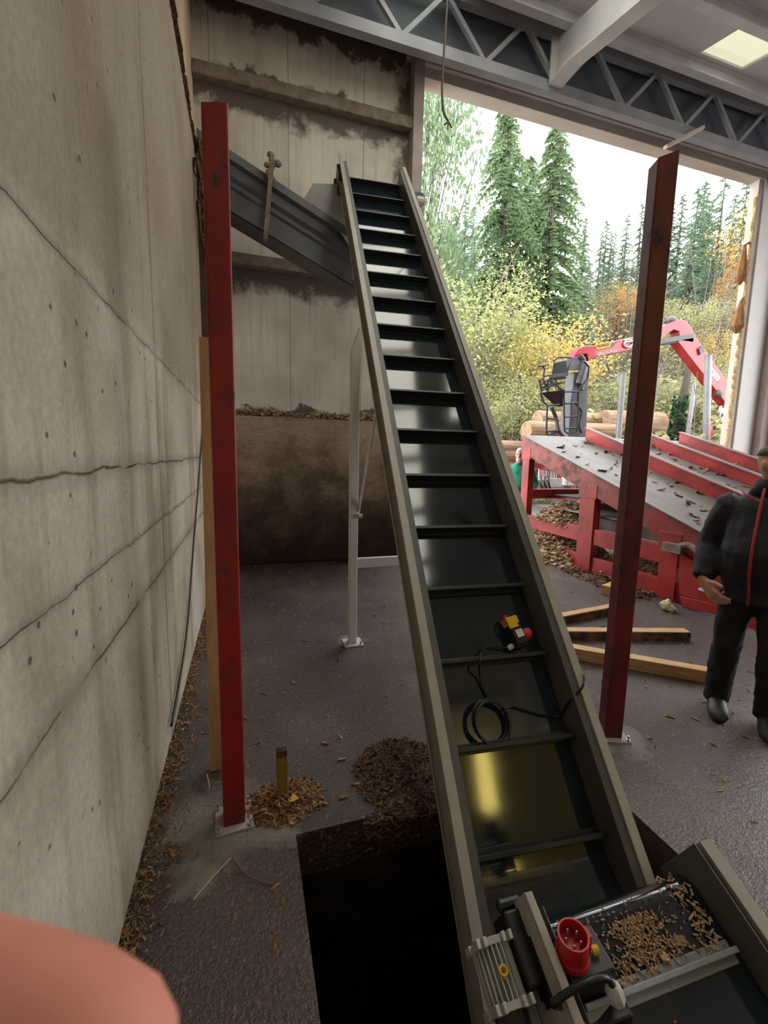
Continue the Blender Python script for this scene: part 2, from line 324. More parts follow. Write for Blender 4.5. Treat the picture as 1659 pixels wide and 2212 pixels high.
M = dict(
 concrete=concrete_wall(), panel=panel_wall(), base=base_wall(), floor=floor_mat(),
 tan=mat('tan_panel', (.42,.30,.19), (.55,.42,.29), 3, .8, stretch=(1,1,.3)),
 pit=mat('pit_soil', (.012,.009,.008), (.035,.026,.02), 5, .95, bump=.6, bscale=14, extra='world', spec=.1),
 redpost=red_paint('red_post_paint', (.28,.010,.009), (.36,.015,.012), amt=.56, sc_=9),
 redpost2=red_paint('red_post_paint_worn_shaded', (.15,.010,.010), (.22,.014,.012), amt=.55, sc_=11),  # worn paint, base red darkened to carry the right post's backlit shade
 reddeck=red_paint('red_deck_paint', (.40,.022,.018), (.55,.045,.035), (.10,.06,.045), .60, 4.5, (1,1,1)),
 redworn=red_paint('red_worn_beam', (.34,.04,.03), (.46,.06,.045), (.13,.085,.06), .50, 4.0, (1,1,1)),
 redcrane=mat('crane_red', (.42,.012,.025), rough=.3, coat=.4),
 gantry=mat('pale_steel', (.60,.57,.53), (.68,.66,.62), 4, .5),
 rail=mat('grey_rail_paint', (.36,.34,.295), (.41,.385,.335), 6, .38),
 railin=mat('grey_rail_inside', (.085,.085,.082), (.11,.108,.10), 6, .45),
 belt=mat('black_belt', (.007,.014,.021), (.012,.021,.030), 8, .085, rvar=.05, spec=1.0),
 cleat=mat('black_cleat', (.013,.017,.021), (.02,.024,.028), 8, .38),
 steel=mat('galvanised', (.42,.43,.44), (.55,.56,.57), 9, .4, metal=.7),
 silver=mat('stake_silver', (.26,.265,.28), (.32,.325,.34), 5, .45, metal=.2),
 deckplate=mat('worn_steel_plate', (.13,.12,.108), (.22,.205,.19), 3, .5, stretch=(1,.4,1), bump=.05),
 girder=mat('roof_steel', (.50,.50,.52), (.60,.595,.61), 2.5, .6),
 girderdark=mat('truss_steel', (.24,.255,.29), (.31,.32,.35), 2.5, .6),
 gable=mat('shaded_gable', (.07,.082,.105), (.10,.115,.14), 1.5, .8),  # unlit cladding: its shade is put into the colour
 roof=mat('roof_sheet', (.58,.545,.53), (.66,.63,.615), 1.2, .65),
 lintel=mat('lintel_board', (.52,.44,.39), (.62,.55,.50), 3, .75, stretch=(.3,1,1)),
 column=mat('door_column', (.34,.28,.26), (.42,.36,.34), 4, .7),
 white=mat('white_panel', (.82,.84,.86), (.88,.89,.90), 4, .5),
 offwhite=mat('off_white_plastic', (.62,.62,.60), rough=.4),
 foam=mat('insulation_foam', (.50,.34,.14), (.66,.52,.30), 12, .9, bump=.5, bscale=30),
 rustfoam=mat('brown_foam', (.22,.10,.035), (.34,.18,.07), 9, .9, bump=.5, bscale=30),
 black=mat('black_plastic', (.012,.012,.013), rough=.4),
 rubber=mat('black_rubber', (.016,.016,.016), (.025,.025,.025), 20, .5),
 darkmetal=mat('dark_metal', (.055,.058,.062), (.085,.088,.092), 8, .42, metal=.3),
 cranegrey=mat('crane_grey', (.05,.055,.062), (.07,.075,.083), 5, .42),
 alu=mat('cast_aluminium', (.46,.47,.45), (.56,.57,.55), 14, .42, metal=.35),
 finm=mat('motor_fin', (.20,.20,.20), (.26,.26,.26), 14, .45, metal=.4),
 yellow=mat('yellow_plastic', (.72,.42,.015), rough=.45),
 redplastic=mat('red_plastic', (.55,.012,.020), rough=.35),
 stub=red_paint('yellow_stub_paint', (.33,.19,.02), (.42,.25,.03), (.07,.04,.015), .50, 9),
 maroon=mat('maroon_column', (.045,.018,.018), (.075,.03,.028), 5, .6),
 wood=wood_mat('fresh_timber', (.50,.29,.12), (.62,.39,.18), (.68,.46,.24), (8, 8, .6)),
 woodx=wood_mat('sawn_timber', (.42,.23,.10), (.58,.37,.18), (.66,.46,.26), (.8, 8, 8)),
 woodbark=mat('bark_edge', (.03,.014,.008), (.20,.085,.03), 9, .8, bump=.4, bscale=20, lo=.45, hi=.7),
 dusty=mat('dusty_wood', (.17,.13,.10), (.27,.22,.175), 9, .95, bump=.4, bscale=30),
 log=mat('peeled_log', (.22,.13,.07), (.34,.24,.15), 3, .8, stretch=(.4,2,2)),
 logend=mat('log_end', (.46,.25,.08), (.54,.33,.15), 7, .75),
 chute=mat('chute_steel', (.075,.085,.098), (.115,.125,.138), 3, .5, stretch=(1,1,1)),
 chutelight=mat('chute_flap', (.32,.33,.34), (.40,.41,.42), 4, .6),
 chips=chip_mat('wood_chips', [(.045,.024,.015), (.15,.075,.038), (.32,.19,.095), (.52,.36,.20)], 45),
 chipslight=chip_mat('pale_chips', [(.10,.05,.03), (.30,.17,.10), (.48,.34,.20), (.60,.47,.31)], 130),
 chipsdark=chip_mat('dark_chips', [(.03,.017,.012), (.07,.04,.025), (.15,.08,.045), (.24,.13,.07)]),
 bark=chip_mat('bark_shreds', [(.12,.07,.045), (.34,.23,.145), (.50,.37,.25), (.58,.46,.33)], 22),
 straw=mat('straw', (.55,.42,.24), rough=.7), strawdark=mat('dark_straw', (.14,.08,.06), rough=.7),
 skin=mat('skin', (.60,.33,.24), (.66,.38,.285), 18, .55, spec=.35),
 skinpink=mat('pink_skin', (.66,.26,.20), (.72,.30,.235), 60, .6, spec=.2),
 skin2=mat('ruddy_skin', (.52,.27,.20), (.58,.32,.25), 18, .6),
 navy=mat('navy_jacket', (.012,.013,.018), (.020,.021,.028), 12, .75, bump=.15, bscale=16),
 trouser=mat('black_trousers', (.010,.010,.012), (.017,.017,.019), 12, .85, bump=.15, bscale=14),
 piping=mat('red_piping', (.42,.03,.03), rough=.6), boot=mat('black_boot', (.022,.021,.022), (.035,.033,.033), 18, .5),
 green=mat('green_shirt', (.012,.19,.115), (.02,.26,.16), 9, .8, bump=.2, bscale=14), hairgrey=mat('grey_hair', (.38,.37,.36), (.50,.49,.47), 40, .8),
 hairdark=mat('cropped_hair', (.12,.10,.09), (.18,.15,.14), 60, .85),
 blueden=mat('dark_jeans', (.02,.025,.04), rough=.85),
 bark2=mat('tree_bark', (.05,.042,.035), (.09,.078,.065), 5, .9, stretch=(3,3,.6)),
 palebark=mat('pale_bark', (.13,.115,.10), (.22,.20,.18), 5, .9),
 spruce=leaf_mat('spruce_needles', (.13,.20,.115), (.18,.26,.14), (.24,.32,.18), .5),  # spruce and leaf greens lightened to carry the outdoor haze
 sprucedk=leaf_mat('dark_spruce_needles', (.10,.17,.115), (.14,.22,.14), (.19,.27,.18), .5),
 birch=leaf_mat('yellow_green_leaves', (.27,.32,.13), (.36,.38,.16), (.44,.43,.20), .6),
 bush=leaf_mat('bush_leaves', (.20,.25,.10), (.30,.32,.14), (.38,.37,.17), .45),
 amber=leaf_mat('amber_leaves', (.46,.37,.11), (.55,.42,.13), (.50,.42,.17), .8),
 orange=leaf_mat('orange_leaves', (.42,.20,.06), (.48,.25,.08), (.48,.30,.11), .8),
 peach=leaf_mat('faded_leaves', (.26,.20,.13), (.32,.25,.15), (.30,.28,.16), .4),
 ivy=leaf_mat('ivy_leaves', (0.015,0.065,0.020), (0.025,0.095,0.030), (0.040,0.120,0.040), 1),
 scrub=leaf_mat('scrub_leaves', (.24,.235,.12), (.31,.30,.15), (.37,.35,.19), .25),
 twig=mat('grey_twigs', (.12,.105,.085), (.19,.17,.15), 4, .9),
 hill=mat('hillside_soil', (.10,.11,.05), (.18,.175,.085), .3, .95, extra='world'),
 yard=mat('yard_gravel', (.11,.10,.09), (.16,.145,.13), 2, .9, extra='world'),
 foil=mat('crumpled_foil', (.55,.56,.50), (.68,.66,.40), 30, .3, spec=.6),
 cableM=mat('black_cable', (.010,.010,.010), rough=.38), wirem=mat('brown_wire', (.10,.08,.07), rough=.7),
 paper=mat('white_sticker', (.70,.70,.70), rough=.6),
)
def emit_mat(name, c, s):
    m = bpy.data.materials.new(name); m.use_nodes = True; p = m.node_tree.nodes['Principled BSDF']
    p.inputs['Base Color'].default_value = (*c, 1); p.inputs['Emission Color'].default_value = (*c, 1); p.inputs['Emission Strength'].default_value = s; return m
def skylight_mat(ca, cb, f):
    m = bpy.data.materials.new('skylight_sheet'); m.use_nodes = True; t = m.node_tree; t.nodes.clear()
    o = t.nodes.new('ShaderNodeOutputMaterial'); a = t.nodes.new('ShaderNodeBsdfTranslucent'); a.inputs[0].default_value = (*ca,1)
    b = t.nodes.new('ShaderNodeBsdfTransparent'); b.inputs[0].default_value = (*cb,1); x = t.nodes.new('ShaderNodeMixShader'); x.inputs[0].default_value = f
    t.links.new(a.outputs[0], x.inputs[1]); t.links.new(b.outputs[0], x.inputs[2]); t.links.new(x.outputs[0], o.inputs[0]); return m
M['sky'] = skylight_mat((.93,.92,.84), (.95,.94,.86), .45)
M['skydim'] = skylight_mat((.42,.41,.34), (.40,.39,.33), .3)
M['ysheet'] = skylight_mat((.19,.16,.07), (.16,.135,.055), .15)

# ================================================================== SETTING
PX0, PX1, PY0, PY1 = .18, 1.76, -2.2, 1.78
fl = MB()
for x0, x1, y0, y1 in ((-.8, PX0, -9, 9.5), (PX1, 15, -9, 7.2), (PX0, PX1, PY1, 9.5), (PX0, PX1, -9, PY0), (PX1, 15, 7.2, 9.5)):
    fl.box(x0, x1, y0, y1, -.22, 0)
struct('floor', fl, M['floor'], 'wet dark brown concrete floor strewn with bark bits', 'floor')
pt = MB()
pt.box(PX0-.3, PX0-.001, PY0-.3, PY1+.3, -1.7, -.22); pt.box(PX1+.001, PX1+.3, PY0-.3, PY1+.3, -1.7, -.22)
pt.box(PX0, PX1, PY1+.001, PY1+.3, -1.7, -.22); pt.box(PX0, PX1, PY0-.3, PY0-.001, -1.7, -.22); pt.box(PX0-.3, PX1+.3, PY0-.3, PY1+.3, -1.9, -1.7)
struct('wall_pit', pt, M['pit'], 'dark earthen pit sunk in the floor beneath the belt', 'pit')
WALLX = -.45
wl = MB(); wl.box(-1.0, WALLX, -9, 5.62, 0, 4.9)
struct('wall_left', wl, M['concrete'], 'tall stained concrete push wall filling the left side', 'wall', bevel=.015)
wu = MB(); wu.box(-1.0, -.56, -9, 5.7, 4.9, 9.2); wu.box(-1.0, -.56, 5.7, 7.2, 5.0, 9.2)
struct('wall_left_upper', wu, M['tan'], 'tan upper wall strip above the concrete push wall', 'wall')
wc = MB(); wc.box(-1.0, -.47, 5.62, 7.2, 0, 5.0)
struct('wall_left_corner', wc, M['panel'], 'pale corner wall strip beside the maroon column', 'wall')
wb = MB(); wb.box(-1.0, 2.62, 6.9, 7.15, 2.2, 9.2)
struct('wall_back', wb, M['panel'], 'grimy pale panel wall at the back of the hall', 'wall')
wk = MB(); wk.box(-1.0, 2.6, 6.75, 7.15, 0, 2.22)
struct('wall_back_base', wk, M['base'], 'dark soiled concrete plinth below the pale panels', 'wall', bevel=.02)
for i, (z0, z1, lab) in enumerate(((6.52, 6.68, 'upper dusty rail across the back panel wall'), (4.28, 4.43, 'lower dusty rail across the back panel wall'))):
    b = MB(); b.box(-.56, 2.5, 6.76, 6.9, z0, z1); struct('trim_%d' % (i+1), b, M['dusty'], lab, 'rail', bevel=.01)
b = MB(); b.box(2.47, 2.63, 6.72, 7.15, 0, 7.75); struct('trim_3', b, M['column'], 'brownish steel column at the left edge of the door opening', 'column', bevel=.006)
b = MB(); b.box(2.4, 15, 6.84, 7.15, 7.5, 7.78); b.box(2.63, 15, 6.9, 7.15, 7.36, 7.5)
struct('trim_4', b, M['lintel'], 'long pale lintel over the door opening', 'lintel', bevel=.01)
# right hand door jamb, seen as a white board with steel behind it
j = MB(); j.box(10.15, 10.72, 6.9, 6.98, 0, 7.4); struct('trim_5', j, M['white'], 'white insulated door jamb at the right edge', 'jamb', bevel=.01)
j = MB(); j.box(10.02, 10.15, 6.93, 7.1, 0, 7.36); struct('trim_6', j, M['lintel'], 'raw edge strip of the white door jamb', 'jamb')
j = MB(); j.box(10.72, 11.0, 6.75, 6.98, 0, 7.5); j.box(11.0, 11.12, 6.6, 6.98, 0, 7.5)
struct('trim_7', j, M['column'], 'grey steel column right of the white jamb', 'column', bevel=.01)
j = MB(); j.box(11.12, 15, 6.98, 7.15, 0, 7.5); struct('wall_right', j, M['chutelight'], 'grey cladding beyond the right steel column', 'wall')
gb = MB(); gb.box(2.62, 15, 7.0, 7.15, 7.78, 9.4); struct('wall_gable', gb, M['gable'], 'gable cladding behind the roof truss, coloured dark for shade', 'wall')
def rz(y): return 7.86+.245*(y-5.86)
sky_rects = [(6.70, 7.60, 4.92, 5.72), (1.60, 2.77, -.6, 6.25), (6.7, 7.6, 1.0, 3.8), (8.5, 9.6, -3.2, -.5), (3.45, 4.25, 2.6, 5.3)]  # last opening added out of view to brighten the roller and hall
xs = sorted({-1.0, 15.0} | {v for r in sky_rects for v in r[:2]}); ys = sorted({-4.1, 7.3} | {v for r in sky_rects for v in r[2:]})
rf = MB(); T = .06
for a0, a1 in zip(xs, xs[1:]):
    for b0, b1 in zip(ys, ys[1:]):
        cx, cy = (a0+a1)/2, (b0+b1)/2
        if any(r[0] < cx < r[1] and r[2] < cy < r[3] for r in sky_rects): continue
        rf.hexa([(a0,b0,rz(b0)),(a1,b0,rz(b0)),(a1,b1,rz(b1)),(a0,b1,rz(b1)),(a0,b0,rz(b0)+T),(a1,b0,rz(b0)+T),(a1,b1,rz(b1)+T),(a0,b1,rz(b1)+T)])
struct('ceiling', rf, M['roof'], 'grey sheet roof sloping over the hall', 'ceiling')
for i, (a0, a1, b0, b1) in enumerate(sky_rects):
    k = MB().hexa([(a0,b0,rz(b0)+.03),(a1,b0,rz(b0)+.03),(a1,b1,rz(b1)+.03),(a0,b1,rz(b1)+.03),(a0,b0,rz(b0)+.036),(a1,b0,rz(b0)+.036),(a1,b1,rz(b1)+.036),(a0,b1,rz(b1)+.036)])
    struct('window_%d' % (i+1), k, M['sky' if i in (1, 4) else 'skydim'], ['bright translucent roof light at the top right', 'long roof light above the inclined conveyor', 'roof light nearer the viewer than the top right one', 'roof light close to the rear wall', 'added unseen roof light beside the steel roof beam'][i], 'roof light')
for i, y in enumerate((5.86, 4.87, 3.88, 2.89, 1.9, .9, -.1, -1.1, -2.1, -3.1)):
    b = MB(); z = rz(y); b.box(-.56, 15, y-.012, y+.0, z-.18, z-.015); b.box(-.56, 15, y-.06, y+.06, z-.2, z-.18); b.box(-.56, 15, y-.06, y+.06, z-.032, z-.016)
    o = struct('ceiling_purlin', b, M['girder'], 'long grey roof purlin under the sheet roof', 'purlin'); o['group'] = 'roof purlins'
rw = MB()
for a0, a1, z0, z1 in ((-1.0, 2.3, 3.0, 5.35), (5.5, 15, 3.0, 5.35), (2.3, 5.5, 5.2, 5.35), (2.3, 5.5, 2.9, 3.15), (-1.0, 15, -.0, 3.0)): rw.box(a0, a1, -4.1, -4.0, z0, z1)
struct('wall_rear', rw, M['panel'], 'pale rear wall band behind the viewer', 'wall')
k = MB(); k.box(2.3, 5.5, -4.06, -4.05, 3.15, 5.2)
struct('window_9', k, M['ysheet'], 'yellowed translucent sheet in the rear wall', 'window')
# rafter with a bent lower flange
ra = MB()
prof = [(6.13, 7.10), (5.72, 7.11), (-3.95, 7.11-.245*9.67)]
for (ya, za), (yb, zb) in zip(prof, prof[1:]):
    ra.hexa([(4.34,ya,za),(4.56,ya,za),(4.56,yb,zb),(4.34,yb,zb),(4.34,ya,za+.025),(4.56,ya,za+.025),(4.56,yb,zb+.025),(4.34,yb,zb+.025)])
    ra.hexa([(4.44,ya,za+.02),(4.46,ya,za+.02),(4.46,yb,zb+.02),(4.44,yb,zb+.02),(4.44,ya,rz(ya)-.2),(4.46,ya,rz(ya)-.2),(4.46,yb,rz(yb)-.2),(4.44,yb,rz(yb)-.2)])
ra.box(4.34, 4.56, 6.10, 6.13, 7.13, rz(6.1)-.2)
struct('ceiling_rafter', ra, M['girder'], 'grey steel roof beam running from truss towards viewer', 'roof beam')
tr = MB(); tr.box(-.56, 15, 6.14, 6.26, 7.04, 7.19)
struct('ceiling_truss_chord', tr, M['girderdark'], 'lower chord of the lattice truss above the door', 'truss chord')
tr = MB(); tr.box(-.56, 15, 6.15, 6.25, rz(6.2)-.16, rz(6.2)-.04)
x = -.4; up = True
while x < 14.5:
    tr.bar((x, 6.2, 7.17), (x+.62, 6.2, rz(6.2)-.1), .06, .06) if up else tr.bar((x, 6.2, rz(6.2)-.1), (x+.62, 6.2, 7.17), .06, .06)
    x += .62; up = not up
struct('ceiling_truss_web', tr, M['girderdark'], 'zigzag web of the lattice truss above the door', 'truss')
tr = MB(); tr.box(-.56, 15, 6.36, 6.40, 7.19, rz(6.38)-.01)  # sheet added so the shaded truss bay comes out dark
struct('wall_truss_shade', tr, M['gable'], 'added sheet right behind the lattice truss, coloured dark for shade', 'wall')
# outside ground and hill
gd = MB(); gd.box(-1, 45, 9.5, 16, -.3, -.02); gd.box(15, 60, -10, 9.5, -.3, -.02); gd.box(2.6, 45, 9.4, 9.5, -.3, -.02)
struct('ground', gd, M['yard'], 'pale gravel yard outside the door opening', 'ground')
def hz(x, y):
    r = .64*x+.77*y
    return max(0, .47*(r-19.5)) if r < 78 else .47*58.5
hl = MB(); n = 44; gx = [-10+i*3.4 for i in range(n)]; gy = [12+i*2.6 for i in range(n)]
vs = []
for yy in gy:
    for xx in gx: vs.append((xx, yy, hz(xx, yy)+.6*noise.noise((xx*.15, yy*.15, 0))-.35))
hl.add(vs, [(a*n+b, a*n+b+1, (a+1)*n+b+1, (a+1)*n+b) for a in range(n-1) for b in range(n-1)])
struct('terrain_hill', hl, M['hill'], 'overgrown hillside rising behind the yard', 'hillside', smooth=True)

# ================================================================== MAIN CONVEYOR
class Fr:
    def __init__(s, P, az, el):
        s.P = Vector(P); s.d = Vector((math.sin(az)*math.cos(el), math.cos(az)*math.cos(el), math.sin(el)))
        s.w = Vector((math.cos(az), -math.sin(az), 0)); s.n = s.w.cross(s.d)
    def p(s, u, n, t): return s.P+s.w*u+s.n*n+s.d*t
    def slab(s, mb, u0, u1, n0, n1, t0, t1):
        return mb.hexa([s.p(u0,n0,t0), s.p(u1,n0,t0), s.p(u1,n0,t1), s.p(u0,n0,t1), s.p(u0,n1,t0), s.p(u1,n1,t0), s.p(u1,n1,t1), s.p(u0,n1,t1)])
F1 = Fr((.999, 3.66, 2.75), R(4.9205), R(49.897))
S0, S1 = -4.75, 3.42
BN = -.175
cv = thing('inclined_conveyor', 'steep grey cleated belt conveyor rising from the pit', 'conveyor', (.95, 2.2, 0))
def crail(fr, uw, sgn, s0, s1, parent, name, lip=.045, m='rail'):
    b = MB(); fr.slab(b, uw-.002, uw+.002, -.15, 0, s0, s1)
    fr.slab(b, min(uw, uw+sgn*lip), max(uw, uw+sgn*lip), -.006, .0, s0, s1)
    fr.slab(b, *sorted((uw+sgn*(lip-.003), uw+sgn*lip)), -.020, 0, s0, s1)
    fr.slab(b, *sorted((uw, uw+sgn*(lip+.012))), -.15, -.144, s0, s1)
    fr.slab(b, *sorted((uw+sgn*(lip+.009), uw+sgn*(lip+.012))), -.150, -.128, s0, s1)
    return obj(name, b, M[m], parent, bevel=.002)
crail(F1, .035, -1, S0, S1+.05, cv, 'side_rail'); crail(F1, .80, 1, S0, S1-.03, cv, 'side_rail')
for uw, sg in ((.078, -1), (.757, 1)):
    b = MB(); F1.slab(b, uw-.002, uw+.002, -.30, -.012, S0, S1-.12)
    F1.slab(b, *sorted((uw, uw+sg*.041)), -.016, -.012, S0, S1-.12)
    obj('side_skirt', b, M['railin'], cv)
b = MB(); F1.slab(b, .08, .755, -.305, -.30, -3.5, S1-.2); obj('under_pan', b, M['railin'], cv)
# belt: incline, wrap at head, bend to the level boot at the bottom
prof = []
for k in range(9):
    a = math.pi*k/8; prof.append((BN-.085+.085*math.cos(a), S1-.12+.085*math.sin(a)))
prof = prof[::-1]+[(BN, s_) for s_ in np.linspace(S1-.2, -3.55, 20)]
pts3 = [(F1.p(0, n_, s_)-F1.P) for n_, s_ in prof]
pts3 = [F1.P+v for v in pts3]
last = pts3[-1]; ang = R(49.9)
hd = Vector((F1.d.x, F1.d.y, 0)).normalized()
for k in range(1, 41):
    a = ang*(1-k/40.0); stp = .0105
    last = last-(hd*math.cos(a)+Vector((0,0,1))*math.sin(a))*stp; pts3.append(last.copy())
for k in range(1, 6): pts3.append(last-hd*.3*k)
b = MB(); th = Vector((0,0,0))
ringsA = []
for i, p in enumerate(pts3):
    t = (pts3[min(i+1, len(pts3)-1)]-pts3[max(i-1, 0)]).normalized(); nn = F1.w.cross(-t).normalized()
    ringsA.append([p+F1.w*.084, p+F1.w*.751, p+F1.w*.751-nn*.008, p+F1.w*.084-nn*.008])
b.loft(ringsA); obj('belt', b, M['belt'], cv, smooth=False)
for k in range(17):
    s_ = -3.53+.4155*k
    b = MB()
    F1.slab(b, .09, .745, BN, BN+.07, s_-.008, s_+.001); F1.slab(b, .09, .745, BN+.064, BN+.074, s_-.018, s_+.003)
    F1.slab(b, .09, .745, BN-.001, BN+.010, s_-.03, s_+.02)
    obj('cleat', b, M['cleat'], cv, bevel=.002)
# head roller shaft bearing and drive
b = MB(); b.tube([F1.p(-.06, BN-.09, S1-.14), F1.p(.04, BN-.09, S1-.14)], .06, 12); F1.slab(b, -.03, .03, BN-.17, BN+.10, S1-.35, S1-.05); obj('head_bearing', b, M['darkmetal'], cv, bevel=.004)
b = MB(); b.tube([F1.p(.85, BN+.02, S1-.5), F1.p(1.02, BN+.02, S1-.5)], .075, 14); F1.slab(b, .80, .9, BN-.05, BN+.1, S1-.62, S1-.38); obj('drive_motor', b, M['black'], cv, bevel=.004)
b = MB(); b.tube([F1.p(.88, BN+.1, S1-.75), F1.p(.97, BN+.1, S1-.75)], .05, 12); obj('motor_cap', b, M['offwhite'], cv, bevel=.004)
# support: two legs, cross bar, brace
def legat(xc):
    g = MB(); zt = 2.62
    g.hexa([(xc-.035,3.63,0),(xc+.035,3.63,0),(xc+.035,3.70,0),(xc-.035,3.70,0),(xc-.035,3.63,zt-.08),(xc+.035,3.63,zt+.12),(xc+.035,3.70,zt+.12),(xc-.035,3.70,zt-.08)])
    return g
for xc in (.885, 1.83):
    lg = obj('support_leg', legat(xc), M['gantry'], cv, bevel=.006)
    f = MB(); f.box(xc-.08, xc+.09, 3.58, 3.75, 0, .012); fp = obj('foot_plate', f, M['gantry'], lg, bevel=.003)
    for dx in (-.055, .065):
        f = MB(); f.tube([(xc+dx, 3.60, .01), (xc+dx, 3.60, .04)], .010, 6); obj('anchor_bolt', f, M['steel'], lg)
b = MB(); b.box(.92, 1.795, 3.64, 3.69, .70, .785); obj('cross_bar', b, M['gantry'], cv, bevel=.004)
b = MB(); b.bar((.925, 3.66, 1.17), F1.p(.0, -.16, -.78), .012, .03); b.tube([(.92, 3.62, 1.17), (.95, 3.62, 1.17)], .018, 8); obj('diagonal_brace', b, M['gantry'], cv)
b = MB(); F1.slab(b, .025, .075, -.26, -.16, -3.4, -.1); obj('lower_beam', b, M['gantry'], cv, bevel=.004)
b = MB(); F1.slab(b, .76, .81, -.26, -.16, -3.4, -.1); obj('lower_beam', b, M['gantry'], cv, bevel=.004)
# foot stand in the pit
for x_ in (.72, 1.52): b = MB(); b.box(x_, x_+.06, .55, .61, -1.7, -.95); obj('boot_stand', b, M['rail'], cv)

# switch box lying on the belt
def belt_pt(u, s_, h=0): return F1.p(u, BN+h, s_)
def belt_px(px, py, h=0):
    r = Vector(ray(px, py)); C0 = Vector(CP); k = (F1.p(0, BN+h, 0)-C0).dot(F1.n)/r.dot(F1.n); return C0+r*k
FB = Fr((0,0,0), R(4.92), R(49.9))
c0 = belt_px(1106, 1376)
sb = thing('switch_box', 'black switch box with yellow guard lying on the belt', 'switch', c0)
rotd = (F1.d*.97-F1.w*.22).normalized(); rotw = (rotd.cross(F1.n)).normalized(); N1 = F1.n
b = MB(); b.obox(c0+N1*.045, rotd*.062, rotw*.035, N1*.042); b.obox(c0+N1*.03-rotd*.045, rotd*.03, rotw*.042, N1*.03); obj('housing', b, M['black'], sb, bevel=.005)
b = MB(); b.obox(c0+N1*.055+rotd*.075, rotd*.022, rotw*.038, N1*.034); b.obox(c0+N1*.092+rotd*.06-rotw*.012, rotd*.03, rotw*.03, N1*.006); gd_ = obj('yellow_guard', b, M['yellow'], sb, bevel=.003); gd_['label'] = 'yellow hinged guard'
b = MB(); b.tube([c0+N1*.06+rotd*.09-rotw*.02, c0+N1*.06+rotd*.115-rotw*.02], [.02, .017], 12); o = obj('stop_button', b, M['redplastic'], sb, bevel=.002); o['label'] = 'red stop button'
b = MB(); b.tube([c0+N1*.05-rotd*.02+rotw*.035, c0+N1*.05-rotd*.02+rotw*.075, c0+N1*.05-rotd*.025+rotw*.085], [.036, .037, .03], 16); b.tube([c0+N1*.05-rotd*.05+rotw*.06, c0+N1*.05+rotd*.005+rotw*.06], .006, 6); o = obj('socket_plug', b, M['redplastic'], sb, bevel=.002); o['label'] = 'red socket plug'
b = MB(); b.obox(c0+N1*.088-rotd*.005+rotw*.006, rotd*.022, rotw*.022, N1*.0008); obj('sticker', b, M['paper'], sb)
b = MB(); gl0 = c0+N1*.03-rotd*.05-rotw*.04; b.tube([gl0, gl0-rotw*.022-rotd*.004, gl0-rotw*.035-rotd*.008], [.017, .017, .012], 8); obj('cable_gland', b, M['offwhite'], sb)
# cable from the box to the coil and over the rail
cs = [gl0-rotw*.03-rotd*.006]+[belt_px(*q) for q in ((1055,1396,.03), (1040,1412,.085), (1036,1432,.088), (1036,1460,.03), (1046,1492,.015), (1056,1512,.015))]
ctr = belt_px(1062, 1560, .05); coil = []
tilt_n = (F1.n*.95-F1.d*.12+F1.w*.22).normalized(); e1 = tilt_n.cross(F1.w).normalized(); e2 = tilt_n.cross(e1)
for k in range(6*20+6):
    a = 2*math.pi*k/20+.3; rr = .104+.008*math.sin(k*.37); coil.append(ctr+(e1*math.cos(a)+e2*math.sin(a))*rr+tilt_n*(.004*math.sin(k*.3)+.007*(k/20-3)))
exitp = [belt_px(*q, .02) for q in ((1095, 1522), (1135, 1534), (1175, 1545), (1208, 1546))]+[F1.p(.75, -.06, -2.97), F1.p(.79, .012, -2.93), F1.p(.83, .015, -2.88), F1.p(.87, -.05, -2.8), F1.p(.86, -.12, -2.70)]
k0 = min(range(20), key=lambda i: (coil[i]-cs[-1]).length); k1 = min(range(106, 126), key=lambda i: (coil[i]-exitp[0]).length)
path = catmull(cs, 6)[:-2]+coil[k0:k1+1]+catmull(exitp, 6)[2:]
b = MB(); b.tube(path, .0058, 6); cb = tag(obj('power_cable', b, M['cableM'], smooth=True), 'coiled black cable lying on the belt below the switch box', 'cable')
b = MB(); b.tube([ctr-e1*.09+e2*.02, ctr-e1*.10+e2*.03-tilt_n*.02, ctr-e1*.125+e2*.04-tilt_n*.04], .003, 5); b.tube([ctr-e1*.09-e2*.0, ctr-e1*.105-e2*.0-tilt_n*.02, ctr-e1*.13+e2*.01-tilt_n*.04], .003, 5); obj('cable_tie', b, M['black'], cb)

# ================================================================== FEED CONVEYOR (lower right)
K = 1.2
Pf = Vector(CP)+Vector(ray(1132, 1929))*(.979*K)
F2 = Fr(Pf, .0274, .4828)
fc = thing('feed_conveyor', 'short feed conveyor with motor tipping onto the steep belt', 'conveyor', (Pf.x+.3*K, Pf.y, 0))
wR = .5*K; wE = .554*K; T0, T1 = -1.35, 0.0
# left side plate with inward lip, slot for the tension bolt
b = MB(); F2.slab(b, 0, .004, -.21, 0, T0, T1); F2.slab(b, 0, .024, -.005, 0, T0, T1); F2.slab(b, .0, .004, -.21, -.0, T1, T1+.001); obj('side_plate', b, M['rail'], fc, bevel=.002)
b = MB(); F2.slab(b, -.004, .0, -.115, -.075, -.20, -.06); F2.slab(b, -.004, .0, -.13, -.06, -.185, -.075); obj('adjuster_slot', b, M['black'], fc)
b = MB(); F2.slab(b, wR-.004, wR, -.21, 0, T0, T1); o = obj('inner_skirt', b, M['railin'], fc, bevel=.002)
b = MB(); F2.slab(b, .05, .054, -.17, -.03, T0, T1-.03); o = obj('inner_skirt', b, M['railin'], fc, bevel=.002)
crail(F2, wR+.022, 1, T0, T1, fc, 'side_rail', .042)
bn = -.10; br = .058
prof = [(bn, T0)]+[(bn, -.10)]
for k in range(0, 49):
    a = math.pi*k/48; prof.append((bn-br+br*math.cos(a), -.095+br*math.sin(a)))
prof.append((bn-2*br, T0))
